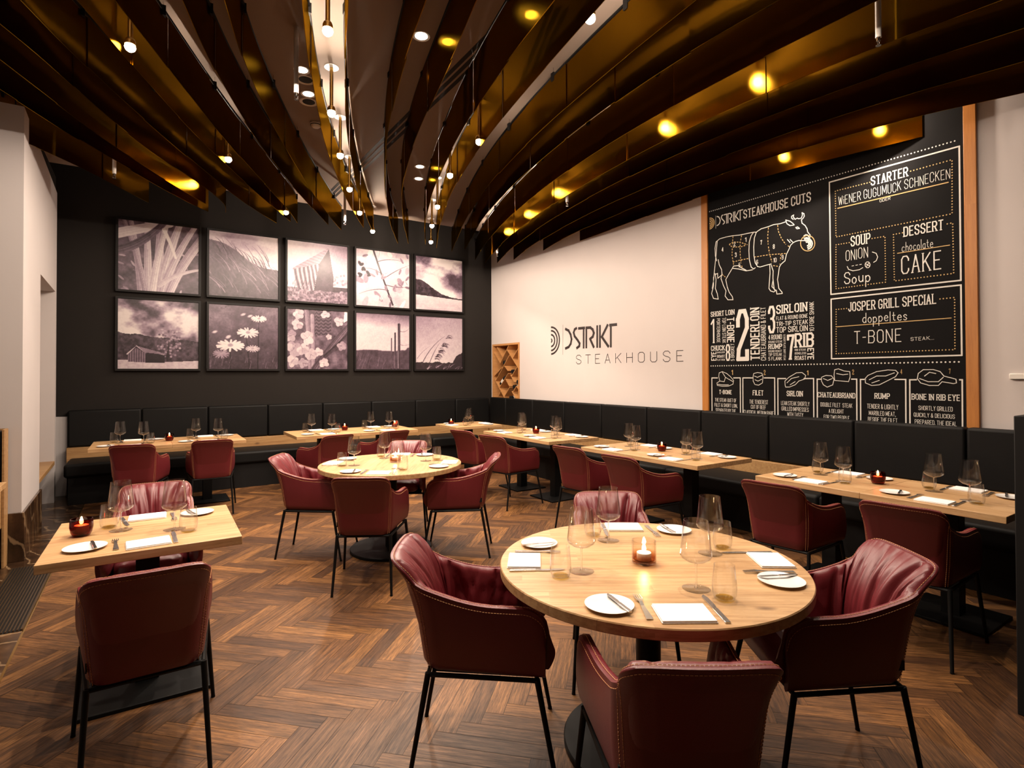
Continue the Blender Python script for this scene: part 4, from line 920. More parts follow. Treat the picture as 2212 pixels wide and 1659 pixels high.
# ------------------------------------------------------------------ pendant lamps
def spot(parent, power, angle, blend, z=-.03, tilt=None):
    l = bpy.data.lights.new('downlight', 'SPOT'); l.energy = power; l.color = LIGHT; l.spot_size = math.radians(angle); l.spot_blend = blend; l.shadow_soft_size = .025
    o = link(bpy.data.objects.new('downlight', l), parent); o.location = (0, 0, z); return o
LAMP_Z = 3.60
def proto_pendant(zl, k):
    t = thing('pendant_lamp', '', 'lamp'); H = CEIL-zl
    mb = MB(); mb.tube([(0,0,.05),(0,0,H-.006)], .014, 16); mb.build('tube', M['brass'], t, smooth=40)
    mb = MB(); mb.lathe([(0,0),(.055,0),(.055,.004),(0,.004)], 28, o=(0,0,H-.005)); mb.build('ceiling_plate', M['plastic_white'], t, smooth=40)
    mb = MB(); mb.lathe([(.014,.052),(.024,.046),(.030,.03),(.030,.008),(.0275,.008),(.0275,.03),(.014,.044)], 20); mb.build('socket', M['brass'], t, smooth=40)
    mb = MB(); mb.lathe([(0,-.034),(.014,-.032),(.026,-.022),(.031,-.008),(.027,.010),(.014,.020),(0,.022)], 20); mb.build('bulb', M['bulb'], t, smooth=60)
    spot(t, SPOT_W, 100, 1.0, -.038)
    l = bpy.data.lights.new('glow', 'POINT'); l.energy = POINT_W*k; l.color = LIGHT; l.shadow_soft_size = .02
    o = link(bpy.data.objects.new('glow', l), t); o.location = (0, 0, -.038)
    return t
ROWS = [
 ('bright channel left of the middle', 3.60, 2.2, [(.904,3.368),(1.215,4.418),(1.522,5.235),(1.887,6.136),(2.272,6.964),(2.723,7.765)], [(.72,2.45)]),
 ('bright channel right of the middle', 3.60, 1.4, [(2.147,2.416),(2.464,4.251),(2.629,5.141),(2.994,6.194),(3.313,7.029),(3.706,7.899)], [(2.12,1.55)]),
 ('left hand channel', 3.60, 1.0, [(-.091,4.214),(.65,5.909),(1.481,7.451)], [(-.42,3.2)]),
 ('right hand gold channel', 3.78, 1.0, [(3.57,2.45),(3.62,3.40),(3.93,5.38),(4.18,6.33),(4.47,7.28)], []),
 ('channel beside the chalkboard', 3.78, 1.0, [(5.22,3.15),(5.36,2.30)], []),
 ('last channel at the left', 3.78, 1.0, [(.62,7.30)], []),
]
for row, zl, k, vis, off in ROWS:
    pend = proto_pendant(zl, k)
    for i, (x, y) in enumerate(vis+off):
        o = pend if i == 0 else copy_tree(pend)
        o.location = (x, y, zl)
        wd = ORD[i] if i < len(vis) else ('overhead' if i == len(vis) else 'rearmost overhead')
        tag(o, f'brass tube pendant lamp, {wd} in the {row}', 'lamp', 'brass pendant lamps')

# ------------------------------------------------------------------ ceiling fittings
def proto_down():
    t = thing('recessed_downlight', '', 'lamp')
    mb = MB(); mb.lathe([(.045,0),(.062,-.004),(.064,-.001),(.064,0)], 28); mb.build('trim_ring', M['plastic_white'], t, smooth=50)
    mb = MB(); mb.lathe([(0,-.001),(.045,-.001),(.045,0),(0,0)], 24); mb.build('lamp_face', M['spot_face'], t)
    return t
dl = proto_down()
for i, (x, y, lab) in enumerate([(1.028,4.587,'recessed downlight left of the bright channel, nearer one'),(1.164,4.952,'recessed downlight left of the bright channel, farther one'),(1.642,3.657,'single recessed downlight between the two central bands'),(2.667,5.983,'nearer recessed downlight beside the right bright channel'),(2.817,6.362,'farther recessed downlight beside the right bright channel'),(1.721,3.10,'recessed downlight at the top edge of the picture')]):
    o = dl if i == 0 else copy_tree(dl); o.location = (x, y, CEIL-.0005); tag(o, lab, 'lamp', 'recessed downlights')
def proto_speaker(name):
    t = thing(name, '', 'speaker')
    mb = MB(); mb.lathe([(.052,0),(.075,-.006),(.08,-.002),(.08,0)], 28); mb.build('rim', M['plastic_white'], t, smooth=50)
    mb = MB(); mb.lathe([(0,-.003),(.053,-.003),(.053,0),(0,0)], 24); mb.build('grille', M['black_matt'], t)
    return t
sp = proto_speaker('ceiling_speaker')
for i, (x, y, lab) in enumerate([(1.088,4.722,'round dark ceiling speaker between the two recessed downlights'),(1.201,5.093,'round dark ceiling speaker just beyond the farther recessed downlight')]):
    o = sp if i == 0 else copy_tree(sp); o.location = (x, y, CEIL-.0005); tag(o, lab, 'speaker', 'round ceiling speakers')
t = thing('smoke_detector', 'round smoke detector on the ceiling beside the bright channel', 'smoke detector', (1.358,5.48,CEIL-.0005))
mb = MB(); mb.lathe([(0,-.05),(.03,-.048),(.045,-.035),(.05,-.02),(.055,-.018),(.055,0),(0,0)], 28); mb.build('housing', M['plastic_white'], t, smooth=40)
mb = MB(); mb.lathe([(.0502,-.030),(.052,-.026),(.0502,-.022)], 28); mb.build('vent_ring', M['black_matt'], t)
t = thing('slot_diffuser', 'long black triple slot diffuser crossing the ceiling', 'ceiling vent', (2.09,5.2,CEIL-.0005))
for j in (-.055, 0, .055):
    mb = MB(); mb.box(j-.018, -2.3, -.001, j+.018, 2.6, 0.0004); mb.build('slot', M['black_matt'], t)
def proto_sprk():
    t = thing('sprinkler', '', 'sprinkler')
    mb = MB(); mb.tube([(0,0,.045),(0,0,CEIL-3.45-.001)], .016, 14); mb.build('pipe', M['plastic_white'], t, smooth=40)
    mb = MB(); mb.tube([(0,0,.047),(0,0,.024)], .011, 10); mb.tube([(-.010,0,.026),(-.012,0,.008),(0,0,0)], .002, 5); mb.tube([(.010,0,.026),(.012,0,.008),(0,0,0)], .002, 5); mb.lathe([(0,-.002),(.015,-.002),(.015,0),(0,0)], 14); mb.build('head', M['chrome'], t, smooth=40)
    return t
sk = proto_sprk()
for i, (x, y, lab) in enumerate([(.868,4.038,'white sprinkler pipe with chrome head beside the bright left channel'),(-.265,6.626,'white sprinkler pipe hanging among the bands at far left'),(2.118,7.082,'white sprinkler pipe with chrome head before the barn photograph'),(4.014,4.925,'white sprinkler pipe hanging below the gold band over the white wall'),(3.577,1.507,'thick white sprinkler pipe at the upper right over the chalkboard'),(4.761,7.639,'white sprinkler pipe near the corner above the wine rack')]):
    o = sk if i == 0 else copy_tree(sk); o.location = (x, y, 3.45); tag(o, lab, 'sprinkler', 'ceiling sprinklers')
# ------------------------------------------------------------------ stroke lettering
_G = '''A 4 0,0 2,6 4,0;.75,2 3.25,2
B 4 0,0 0,6 3,6 4,5 4,4 3,3.2 0,3.2;3,3.2 4,2.3 4,1 3,0 0,0
C 4 4,4.4 4,5 3,6 1,6 0,5 0,1 1,0 3,0 4,1 4,1.6
D 4 0,0 0,6 3,6 4,5 4,1 3,0 0,0
E 3.6 3.6,6 0,6 0,0 3.6,0;0,3.1 2.8,3.1
F 3.6 3.6,6 0,6 0,0;0,3.1 2.8,3.1
G 4 4,4.4 4,5 3,6 1,6 0,5 0,1 1,0 3,0 4,1 4,2.7 2.4,2.7
H 4 0,0 0,6;4,0 4,6;0,3.1 4,3.1
I 0 0,0 0,6
J 3 0,1.6 0,1 1,0 2,0 3,1 3,6
K 4 0,0 0,6;4,6 0,2.5;1.3,3.5 4,0
L 3.4 0,6 0,0 3.4,0
M 5 0,0 0,6 2.5,1.2 5,6 5,0
N 4 0,0 0,6 4,0 4,6
O 4 1,0 0,1 0,5 1,6 3,6 4,5 4,1 3,0 1,0
P 4 0,0 0,6 3,6 4,5 4,3.7 3,2.7 0,2.7
Q 4 1,0 0,1 0,5 1,6 3,6 4,5 4,1 3,0 1,0;2.4,1.5 4.2,-.5
R 4 0,0 0,6 3,6 4,5 4,3.8 3,2.9 0,2.9;2,2.9 4,0
S 4 4,4.6 4,5 3,6 1,6 0,5 0,4.1 1,3.3 3,2.7 4,1.9 4,1 3,0 1,0 0,1 0,1.4
T 4 0,6 4,6;2,6 2,0
U 4 0,6 0,1 1,0 3,0 4,1 4,6
V 4 0,6 2,0 4,6
W 5.4 0,6 1.35,0 2.7,5 4.05,0 5.4,6
X 4 0,0 4,6;0,6 4,0
Y 4 0,6 2,2.8 4,6;2,2.8 2,0
Z 4 0,6 4,6 0,0 4,0
0 4 1,0 0,1 0,5 1,6 3,6 4,5 4,1 3,0 1,0
1 1.6 0,4.9 1.2,6 1.2,0
2 4 0,4.2 0,5 1,6 3,6 4,5 4,3.9 .3,1.2 0,0 4,0 4,1
3 4 0,4.6 0,5 1,6 3,6 4,5 4,4 3,3.2 1.6,3.2;3,3.2 4,2.3 4,1 3,0 1,0 0,1 0,1.4
4 4 3,0 3,6 0,1.8 4.2,1.8
5 4 4,6 .4,6 .2,3.3 3,3.6 4,2.6 4,1 3,0 1,0 0,1
6 4 4,5 3,6 1,6 0,5 0,1 1,0 3,0 4,1 4,2.5 3,3.3 0,3
7 4 0,5 0,6 4,6 2.4,3 1.6,0
8 4 1,3.2 0,4 0,5 1,6 3,6 4,5 4,4 3,3.2 1,3.2 0,2.3 0,1 1,0 3,0 4,1 4,2.3 3,3.2
9 4 0,1 1,0 3,0 4,1 4,5 3,6 1,6 0,5 0,3.7 1,2.8 4,3
& 4.6 4.6,0 .9,4.6 .9,5.3 1.6,6 2.4,6 3,5.3 3,4.6 .2,2 .2,1 1,0 2.6,0 4.4,2.6
- 2 0,2.9 2,2.9
. 0 0,0 0,.35
, 0 0,.5 -.3,-.9
a 3 3,3.2 3,0;3,1 2,0 1,0 0,1 0,2.2 1,3.2 2,3.2 3,2.4
c 3 3,2.6 2.2,3.2 1,3.2 0,2.2 0,1 1,0 2.2,0 3,.6
d 3 3,6 3,0;3,1 2,0 1,0 0,1 0,2.2 1,3.2 2,3.2 3,2.4
e 3 0,1.7 3,1.7 3,2.3 2.2,3.2 1,3.2 0,2.2 0,1 1,0 2.4,0 3,.5
h 3 0,0 0,6;0,2.2 1,3.2 2,3.2 3,2.2 3,0
i 0 0,0 0,3.4;0,4.6 0,5
l 0 0,0 0,6
o 3 1,0 0,1 0,2.2 1,3.2 2,3.2 3,2.2 3,1 2,0 1,0
p 3 0,3.2 0,-2.6;0,2.2 1,3.2 2,3.2 3,2.2 3,1 2,0 1,0 0,1
s 2.6 2.6,2.6 1.8,3.2 .8,3.2 0,2.5 .8,1.8 1.8,1.5 2.6,.8 1.8,0 .8,0 0,.5
t 2.6 1,5 1,.8 1.8,0 2.6,.2;0,3.2 2.4,3.2
u 3 0,3.2 0,1 1,0 2,0 3,1;3,3.2 3,0'''
GL = {}
for ln in _G.split('\n'):
    c, w, s = ln.split(' ', 2)
    GL[c] = (float(w), [[tuple(float(t) for t in p.split(',')) for p in pl.split()] for pl in s.split(';')])
class Flat:
    """thin painted marks: quads in a (u, v) plane"""
    def __init__(self): self.q = []
    def seg(self, a, b, w, ext=True, w2=None):
        a = Vector(a); b = Vector(b); d = b-a
        if d.length < 1e-7: return
        d.normalize(); n = Vector((-d.y, d.x)); h = w/2; h2 = (w2 if w2 is not None else w)/2
        if ext: a = a-d*h*.75; b = b+d*h2*.75
        self.q.append((a-n*h, b-n*h2, b+n*h2, a+n*h))
    def line(self, pts, w, ends=True):
        for i in range(len(pts)-1):
            self.seg(pts[i], pts[i+1], w)
    def path(self, pts, w, mode):
        if mode == 0: return self.line(pts, w)
        gap, on = (w*2.15, 0) if mode == 1 else (.034, .020)
        acc = 0.0
        for a, b in zip(pts, pts[1:]):
            a = Vector(a); b = Vector(b); L = (b-a).length; d = (b-a)/L if L else b; s = acc
            while s < L:
                p = a+d*s
                if mode == 1:
                    k = 8; c = [p+Vector((math.cos(2*math.pi*i/k), math.sin(2*math.pi*i/k)))*w*.5 for i in range(k)]
                    self.q.append(tuple(c))
                else: self.seg(p, a+d*min(L, s+on), w, False)
                s += gap
            acc = s-L
    def arc(self, c, r, w, a0, a1, n=28):
        for i in range(n):
            t0 = math.radians(a0+(a1-a0)*i/n); t1 = math.radians(a0+(a1-a0)*(i+1)/n)
            P = lambda q, t: Vector((c[0]+q*math.cos(t), c[1]+q*math.sin(t)))
            self.q.append((P(r-w/2,t0), P(r+w/2,t0), P(r+w/2,t1), P(r-w/2,t1)))
    def text(self, s, u, v, w, h, rot, style):
        gap = {0:2.3, 1:2.1, 2:2.0, 3:2.2, 4:0, 5:3.9}[style]
        tot = 0; pos = []
        for ch in s:
            if ch == ' ': tot += 2.6 if style != 5 else 4; continue
            pos.append((ch, tot)); tot += GL[ch][0]+gap
        tot -= gap
        th = {0:.185*h, 1:.145*h, 2:.095*h, 3:.06*h, 4:.30*w, 5:.062*h}[style]
        if style < 3: th = min(th, w/max(1, tot)*(1.3, 1.0, .62)[style])
        sx = (w-th)/tot if tot > 0 else 1; sy = (h-th)/6
        r = random.Random(s)
        for ch, x0 in pos:
            jx, jy = (r.uniform(-.15,.15), r.uniform(-.35,.35)) if style == 2 else (0, 0)
            for pl in GL[ch][1]:
                P = []
                for x, y in pl: P.append(((x+x0+jx)*sx+th/2, (y+jy)*sy+th/2))
                def tr(p):
                    if rot == 0: return (u+p[0], v+p[1])
                    if rot == 1: return (u+h_-p[1], v+p[0])
                    return (u+p[1], v+w-p[0])
                h_ = h
                Q = [tr(p) for p in P]
                self.line(Q, th)
                if style in (0, 3, 4):
                    for e, e2 in ((0, 1), (-1, -2)):
                        (x, y), (x2, y2) = pl[e], pl[e2]
                        if y in (0, 6) and abs(x-x2) < abs(y-y2)*.8:
                            sl = th*(.95 if style != 4 else .72); px, py = P[e]
                            tk = th*.62
                            py = py+(-th*.35 if y == 0 else th*.35)+(tk*.3 if y == 0 else -tk*.3)
                            self.seg(tr((px-sl, py)), tr((px+sl, py)), tk, False)
    def build(self, name, mat, parent, X, Y0):
        mb = MB()
        for i, q in enumerate(self.q): mb.add([(X-.00015*(i % 7), Y0-p[0], p[1]) for p in q], [tuple(range(len(q)))])
        o = mb.build(name, mat, parent)
        o.matrix_parent_inverse = Matrix.Translation(parent.location).inverted()
        return o

# ------------------------------------------------------------------ chalkboard menu
bd = thing('menu_board', 'tall black chalkboard steak menu with oak side frames', 'menu board', (5.545, 2.95, 1.0))
mb = MB(); mb.box(5.538, 1.715, .62, 5.549, 4.172, 3.90); part(mb, 'chalkboard_panel', M['chalkboard'], bd)
for a, b in ((4.172, 4.258), (1.632, 1.715)):
    mb = MB(); mb.box(5.520, a, .62, 5.549, b, 3.90); o = mb.build('side_frame', M['oak_frame'], None, bevel=.003)
    for v in o.data.vertices: v.co = Vector((v.co.z-2.2, v.co.y-(a+b)/2, -(v.co.x-5.535)))
    o.parent = bd; o.matrix_parent_inverse = Matrix.Translation(bd.location).inverted(); o.location = (5.535, (a+b)/2, 2.2); o.rotation_euler = (0, -math.pi/2, 0)
XT, YT = 5.5368, 4.17
heads, gold = Flat(), Flat()
LET = {0: 'heading_lettering', 1: 'small_lettering', 2: 'handwritten_lettering', 3: 'handwritten_lettering', 4: 'numeral_lettering'}
for t_, u, v, w, h, rot, st, c in TEXT:
    fl = Flat(); fl.text(t_, u, v, w, h, rot, st)
    fl.build('gold_numeral_lettering' if c else LET[st], M['chalk_gold' if c else 'chalk_white'], bd, XT, YT)
cow = Flat(); steaks = {}
for i, (w, c, d, pts) in enumerate(LINES):
    fl = Flat()
    if c: fl.path(pts, w, d); fl.build(('gold_rule', 'gold_dotted_frame', 'gold_dashed_cut')[d], M['chalk_gold'], bd, XT-.0002, YT)
    elif d == 1: fl.path(pts, w, d); fl.build('dotted_line', M['chalk_white'], bd, XT, YT)
    elif abs(w-.008) < 1e-6: cow.path(pts, w, d)
    elif w >= .011: fl.path(pts, w, d); fl.build('box_outline', M['chalk_white'], bd, XT, YT)
    else: steaks.setdefault(-1 if pts[0][1] > 1.7 else min(range(6), key=lambda q: abs((.12,.47,.85,1.27,1.70,2.10)[q]-pts[0][0])), Flat()).path(pts, w, d)
def dstrikt(fl, f, wk):
    for w, pts in SIGN['strokes'][:-1]: fl.line([f(p) for p in pts], w*wk)
cx, cy, cr = SMALL['arc']
for k in (.12, .42, .70, .97): gold.arc((cx, cy), cr*k, cr*.15, -90, 90, 14)
ax, bx = SMALL['a'], SMALL['b']; s0, s1 = .345, 1.285
hs = SMALL['t']-bx[1]
dstrikt(heads, lambda p: (ax[0]+(p[0]-s0)/(s1-s0)*(bx[0]-ax[0]-.02), ax[1]+(p[1]-1.93)/.33*(hs)*.98), .22)
heads.seg((cx+.085, cy-.075), (cx+.085, cy+.075), .003)
heads.build('name_lettering', M['chalk_white'], bd, XT, YT)
for fl in steaks.values(): fl.build('steak_drawing', M['chalk_white'], bd, XT, YT)
gold.build('ring_logo', M['chalk_gold'], bd, XT-.0002, YT); cow.build('cow_drawing', M['chalk_white'], bd, XT, YT)

# ------------------------------------------------------------------ wall sign
sg = thing('wall_sign', 'black restaurant name lettering with half ring logo on the white wall', 'sign', (5.549, 6.0, 2.0))
cx, cy, cr = SIGN['arc']
for k in (.10, .41, .69, .94): fl = Flat(); fl.arc((cx, cy), cr*k, cr*.125, -90, 90); fl.build('logo_ring', M['sign_black'], sg, 5.5485, 7.203)
fl = Flat(); dstrikt(fl, lambda p: p, .82); fl.build('name_lettering', M['sign_black'], sg, 5.5485, 7.203)
fl = Flat(); w, pts = SIGN['strokes'][-1]; fl.line(pts, w); fl.build('divider_line', M['sign_black'], sg, 5.5485, 7.203)
fl = Flat(); u, v, w, h = SIGN['text']; fl.text('STEAKHOUSE', u, v, w, h, 0, 5); fl.build('steakhouse_lettering', M['sign_black'], sg, 5.5485, 7.203)
t = thing('wall_switch', 'small white wall device near the right edge of the white wall', 'switch', (5.55, 1.39, 1.50))
mb = MB(); mb.box(-.022, -.06, -.022, 0, .06, .022); mb.build('housing', M['plastic_white'], t, bevel=.005)
mb = MB(); mb.box(-.024, -.05, -.024, -.004, .05, -.0215); mb.build('seam_strip', M['black_matt'], t)

# ------------------------------------------------------------------ wine rack in the corner niche
wr = thing('wine_rack', 'oak diamond lattice wine rack recessed in the white wall corner', 'wine rack', (XR, 8.615, 1.5))
mb = MB(); d = .36
mb.box(XR-.012, RY0+.001, RZ0, XR+d, RY0+.035, RZ1); mb.box(XR-.012, RY1-.035, RZ0, XR+d, RY1-.001, RZ1)
mb.box(XR-.012, RY0+.035, RZ1-.035, XR+d, RY1-.035, RZ1-.001); mb.box(XR-.012, RY0+.035, RZ0+.001, XR+d, RY1-.035, RZ0+.03)
part(mb, 'case', M['rack_wood'], wr)
mb = MB(); mb.box(XR+d, RY0+.001, RZ0+.001, XR+d+.01, RY1-.001, RZ1-.001); part(mb, 'back_panel', M['rack_wood'], wr)
LAT = [(155,330,310,600),(235,225,370,470),(520,195,310,620),(470,290,750,770),(735,280,610,500),(535,425,205,1030),(415,680,500,800),(500,860,300,1190),(700,720,580,930),(170,990,420,1450),(440,990,530,1160),(535,1180,415,1400),(555,890,640,1060),(585,1270,690,1470),(690,1150,615,1280),(690,1150,745,1240),(320,1290,270,1400),(155,930,365,705)]
def rk(x, y): return RY1-.035-(x-160)/(745-160)*(RY1-RY0-.07), 1.08+(1445-y)/(1445-195)*(RZ1-.035-1.08)
mb = MB()
for x0, y0, x1, y1 in LAT:
    a = Vector(rk(x0, y0)); b = Vector(rk(x1, y1)); n = (b-a).normalized(); n = Vector((-n.y, n.x))*.006
    c = [a-n, b-n, b+n, a+n]
    mb.add([(XR+.004, p.x, p.y) for p in c]+[(XR+d-.001, p.x, p.y) for p in c], [(0,1,2,3),(7,6,5,4),(0,4,5,1),(1,5,6,2),(2,6,7,3),(3,7,4,0)])
part(mb, 'lattice', M['rack_wood'], wr)
def proto_bottle():
    t = thing('wine_bottle', '', 'bottle')
    mb = MB(); mb.lathe([(0,.012),(.030,0),(.036,.003),(.0375,.01),(.0375,.19),(.034,.205),(.020,.228),(.0145,.245),(.014,.30),(.0155,.301),(.0155,.312),(0,.312)], 24); mb.build('bottle_glass', M['bottle'], t, smooth=40)
    mb = MB(); mb.lathe([(.0379,.06),(.0379,.15)], 24); mb.build('label', M['paper_label'], t, smooth=40)
    mb = MB(); mb.lathe([(.0150,.27),(.0160,.2705),(.0160,.3125),(0,.3130)], 16); mb.build('foil', M['sign_black'], t, smooth=40)
    return t
bt = proto_bottle()
BOT = [(372,612,0,'dark wine bottle in the upper left cell of the wine rack'),(560,830,0,'dark wine bottle in the middle cell of the wine rack'),(685,1068,0,'dark wine bottle at the right edge of the wine rack'),(598,1185,0,'dark wine bottle in the lower right cell of the wine rack'),(520,1445,0,'dark wine bottle lowest in the wine rack behind the banquette'),(265,905,1,'dark wine bottle lying slanted at the left of the wine rack'),(345,1090,1,'slanted dark wine bottle with a white label low in the wine rack')]
for i, (x, y, sl, lab) in enumerate(BOT):
    o = bt if i == 0 else copy_tree(bt)
    yy, zz = rk(x, y)
    if not sl: o.location = (XR+.03, yy, zz+.012); o.rotation_euler = (0, math.pi/2, 0)
    else:
        a = Vector(rk(*((375,760) if i == 5 else (470,900)))); b = Vector(rk(*((195,985) if i == 5 else (295,1165))))
        dv = (a-b).normalized(); up = Vector((-dv.y, dv.x)); up = up if up.y > 0 else -up
        c = b+up*.046+dv*.005
        o.location = (XR+.06+(.04 if i == 5 else 0), c.x, c.y); o.rotation_euler = (math.atan2(-dv.x, dv.y), 0, 0)
    tag(o, lab, 'bottle', 'bottles in the wine rack')
# ------------------------------------------------------------------ framed photographs
NP = 150
gx, gy = np.meshgrid((np.arange(NP)+.5)/NP, (np.arange(NP)+.5)/NP)      # gx to the right, gy up
def vnoise(seed, f, octv=4, sx=1.0, sy=1.0):
    out = np.zeros((NP, NP)); amp = 1; tot = 0
    for o in range(octv):
        r = np.random.RandomState(seed+o*17); fx, fy = f*sx*2**o, f*sy*2**o
        nx, ny = int(fx)+3, int(fy)+3; g = r.rand(ny, nx)
        x, y = gx*fx, gy*fy; xi, yi = x.astype(int), y.astype(int); a, b = x-xi, y-yi; a = a*a*(3-2*a); b = b*b*(3-2*b)
        out += amp*((g[yi,xi]*(1-a)+g[yi,xi+1]*a)*(1-b)+(g[yi+1,xi]*(1-a)+g[yi+1,xi+1]*a)*b); tot += amp; amp *= .55
    return out/tot
def blade(im, p0, p1, p2, w, tone, tip=.1, rib=0):
    """tapering stroke along a quadratic curve"""
    n = 26; best = np.full((NP, NP), 9.0); tt = np.zeros((NP, NP)); ss = np.zeros((NP, NP))
    pr = None
    for i in range(n):
        t = i/(n-1); x = (1-t)**2*p0[0]+2*t*(1-t)*p1[0]+t*t*p2[0]; y = (1-t)**2*p0[1]+2*t*(1-t)*p1[1]+t*t*p2[1]
        if pr is not None:
            dx, dy = x-pr[0], y-pr[1]; l2 = dx*dx+dy*dy+1e-12
            u = np.clip(((gx-pr[0])*dx+(gy-pr[1])*dy)/l2, 0, 1); d = np.hypot(gx-pr[0]-u*dx, gy-pr[1]-u*dy)
            m = d < best; best[m] = d[m]; tt[m] = ((i-1+u)/(n-1))[m]; ss[m] = np.sign((gx-pr[0])*dy-(gy-pr[1])*dx)[m]
        pr = (x, y)
    ww = w*(1-(1-tip)*tt**1.5); a = np.clip((ww-best)*NP*.9+.5, 0, 1)
    tn = tone+rib*np.sin(best/np.maximum(ww,1e-4)*9+ss)*.5+rib*ss*.5
    im[:] = im*(1-a)+a*tn
def poly(im, pts, tone):
    ins = np.zeros((NP, NP), bool); n = len(pts)
    for i in range(n):
        (x0, y0), (x1, y1) = pts[i], pts[(i+1) % n]
        c = ((y0 > gy) != (y1 > gy)) & (gx < (x1-x0)*(gy-y0)/((y1-y0) or 1e-9)+x0); ins ^= c
    im[ins] = tone[ins] if isinstance(tone, np.ndarray) else tone
def blob(im, x, y, rx, ry, ang, tone, soft=.2):
    c, s = math.cos(ang), math.sin(ang); u = ((gx-x)*c+(gy-y)*s)/rx; v = (-(gx-x)*s+(gy-y)*c)/ry
    a = np.clip((1-np.hypot(u, v))/soft, 0, 1); im[:] = im*(1-a)+a*tone
def sky(seed, lo, hi, f=3): return lo+(hi-lo)*np.clip((vnoise(seed, f, 5, 1, 1.6)-.3)*2.2, 0, 1)
def grass(im, r, n, x0, x1, y0, y1, lean, L, w, t0, t1):
    for _ in range(n):
        x, y = r.uniform(x0, x1), r.uniform(y0, y1); l = L*r.uniform(.6, 1.2); d = lean*r.uniform(.5, 1.4)
        blade(im, (x, y), (x+d*.3, y+l*.6), (x+d, y+l), w*r.uniform(.6, 1.2), r.uniform(t0, t1))
def pic_leaves():
    r = random.Random(1); im = .22+.5*vnoise(5, 14, 3)*vnoise(6, 5, 2)
    for _ in range(26): blob(im, r.random(), r.random()*.7, .05, .015, r.uniform(0, 3), r.uniform(.4, .75))
    for x, dx, w, t in [(.28,-.14,.05,.62),(.36,-.02,.055,.7),(.48,.03,.07,.66),(.50,.26,.075,.72),(.52,.45,.06,.68),(.45,.10,.045,.6),(.60,.55,.05,.62),(.33,-.28,.04,.58),(.62,.62,.045,.7),(.40,.2,.05,.76)]:
        blade(im, (x,-.05), (x+dx*.25,.45), (x+dx,1.05), w, t, .5, .10)
    blade(im, (-.05,.78), (.2,.88), (.62,1.02), .07, .80, .8, .05); blade(im, (-.05,.55), (.25,.62), (.55,1.02), .065, .34, .6, .08)
    blade(im, (.55,.92), (.63,.75), (.70,.52), .025, .9, .6); blade(im, (.5,.10), (.7,.3), (1.05,.38), .035, .72, .4, .06)
    return im
def pic_dune():
    r = random.Random(2); im = .55+.35*sky(3, 0, 1, 2)+.15*gx; ln = .86-.42*gx+.05*np.sin(gx*7)
    im = np.where(gy < ln, .20+.13*vnoise(9, 20, 3, 1, .6)+.10*(gy/ln), im)
    grass(im, r, 46, -.1, .9, .3, .62, -.14, .26, .006, .22, .50)
    for _ in range(40):
        x = r.uniform(0, 1.05); y = .82-.42*x+r.uniform(-.15,.02); blade(im, (x, y), (x-.05, y+.12), (x-.13, y+.16), .005, r.uniform(.16,.35))
    grass(im, r, 30, .1, 1.05, .05, .45, -.20, .22, .005, .4, .62)
    return im
def barn(im, P, roof, wall, front, seed):
    st = .55+.45*np.sin(gx*95+6*vnoise(seed, 4, 2)+gy*16); poly(im, P['wall'], wall*(.55+.9*st)); poly(im, P['front'], front+.05*vnoise(seed+1, 12, 2)); poly(im, P['roof'], roof+.10*np.sin(gy*120+gx*30)*.5)
def pic_barn():
    r = random.Random(4); im = .78-.30*np.clip((gx-.1)*1.2, 0, 1)*np.clip(gy, 0, 1)+.10*(1-gy)+.03*vnoise(2, 3)
    for _ in range(40): blob(im, r.uniform(.72,1.02), r.uniform(.3,.5), .03, .03, 0, r.uniform(.5,.85), .6)
    barn(im, dict(wall=[(.09,.55),(.52,.66),(.42,.18),(.14,.22)], front=[(.52,.66),(.68,.93),(.76,.45),(.75,.16),(.42,.16)], roof=[(.08,.52),(.09,.55),(.68,.95),(.52,.66)]), .55, .48, .30, 5)
    poly(im, [(.74,.15),(1.01,.15),(1.01,.28),(.74,.28)], .27)
    im = np.where(gy < .17+.06*vnoise(7, 10, 2)+.13*np.clip(.3-gx, 0, 1), .25+.45*vnoise(8, 34, 2), im); grass(im, r, 30, 0, .35, .1, .3, .03, .10, .005, .3, .7)
    return im
def pic_branch():
    r = random.Random(5); im = .86-.22*vnoise(4, 4, 3)
    for _ in range(26): blob(im, r.random(), r.random(), r.uniform(.05,.14), r.uniform(.03,.07), r.uniform(0, 3), r.choice([.55,.66,.78,.88,.93]), .15)
    for _ in range(8): blob(im, r.uniform(0,.25), r.uniform(.45,.75), .05, .03, r.uniform(0,3), .18, .3)
    blade(im, (.30,1.05), (.45,.6), (.72,-.05), .016, .20, .9)
    for a, b, c in [((.45,.6),(.3,.7),(.1,.66)),((.5,.5),(.75,.7),(1.0,.8)),((.6,.3),(.35,.35),(.05,.2)),((.55,.4),(.8,.35),(1.0,.4)),((.38,.8),(.6,.9),(.85,.86))]: blade(im, a, b, c, .006, .22)
    for _ in range(22):
        x, y, a = r.random(), r.random(), r.uniform(0, 3.1); blob(im, x, y, .06, .025, a, r.choice([.35,.45,.55,.8]), .15); blade(im, (x-.05*math.cos(a), y-.05*math.sin(a)), (x, y), (x+.05*math.cos(a), y+.05*math.sin(a)), .003, .3)
    return im
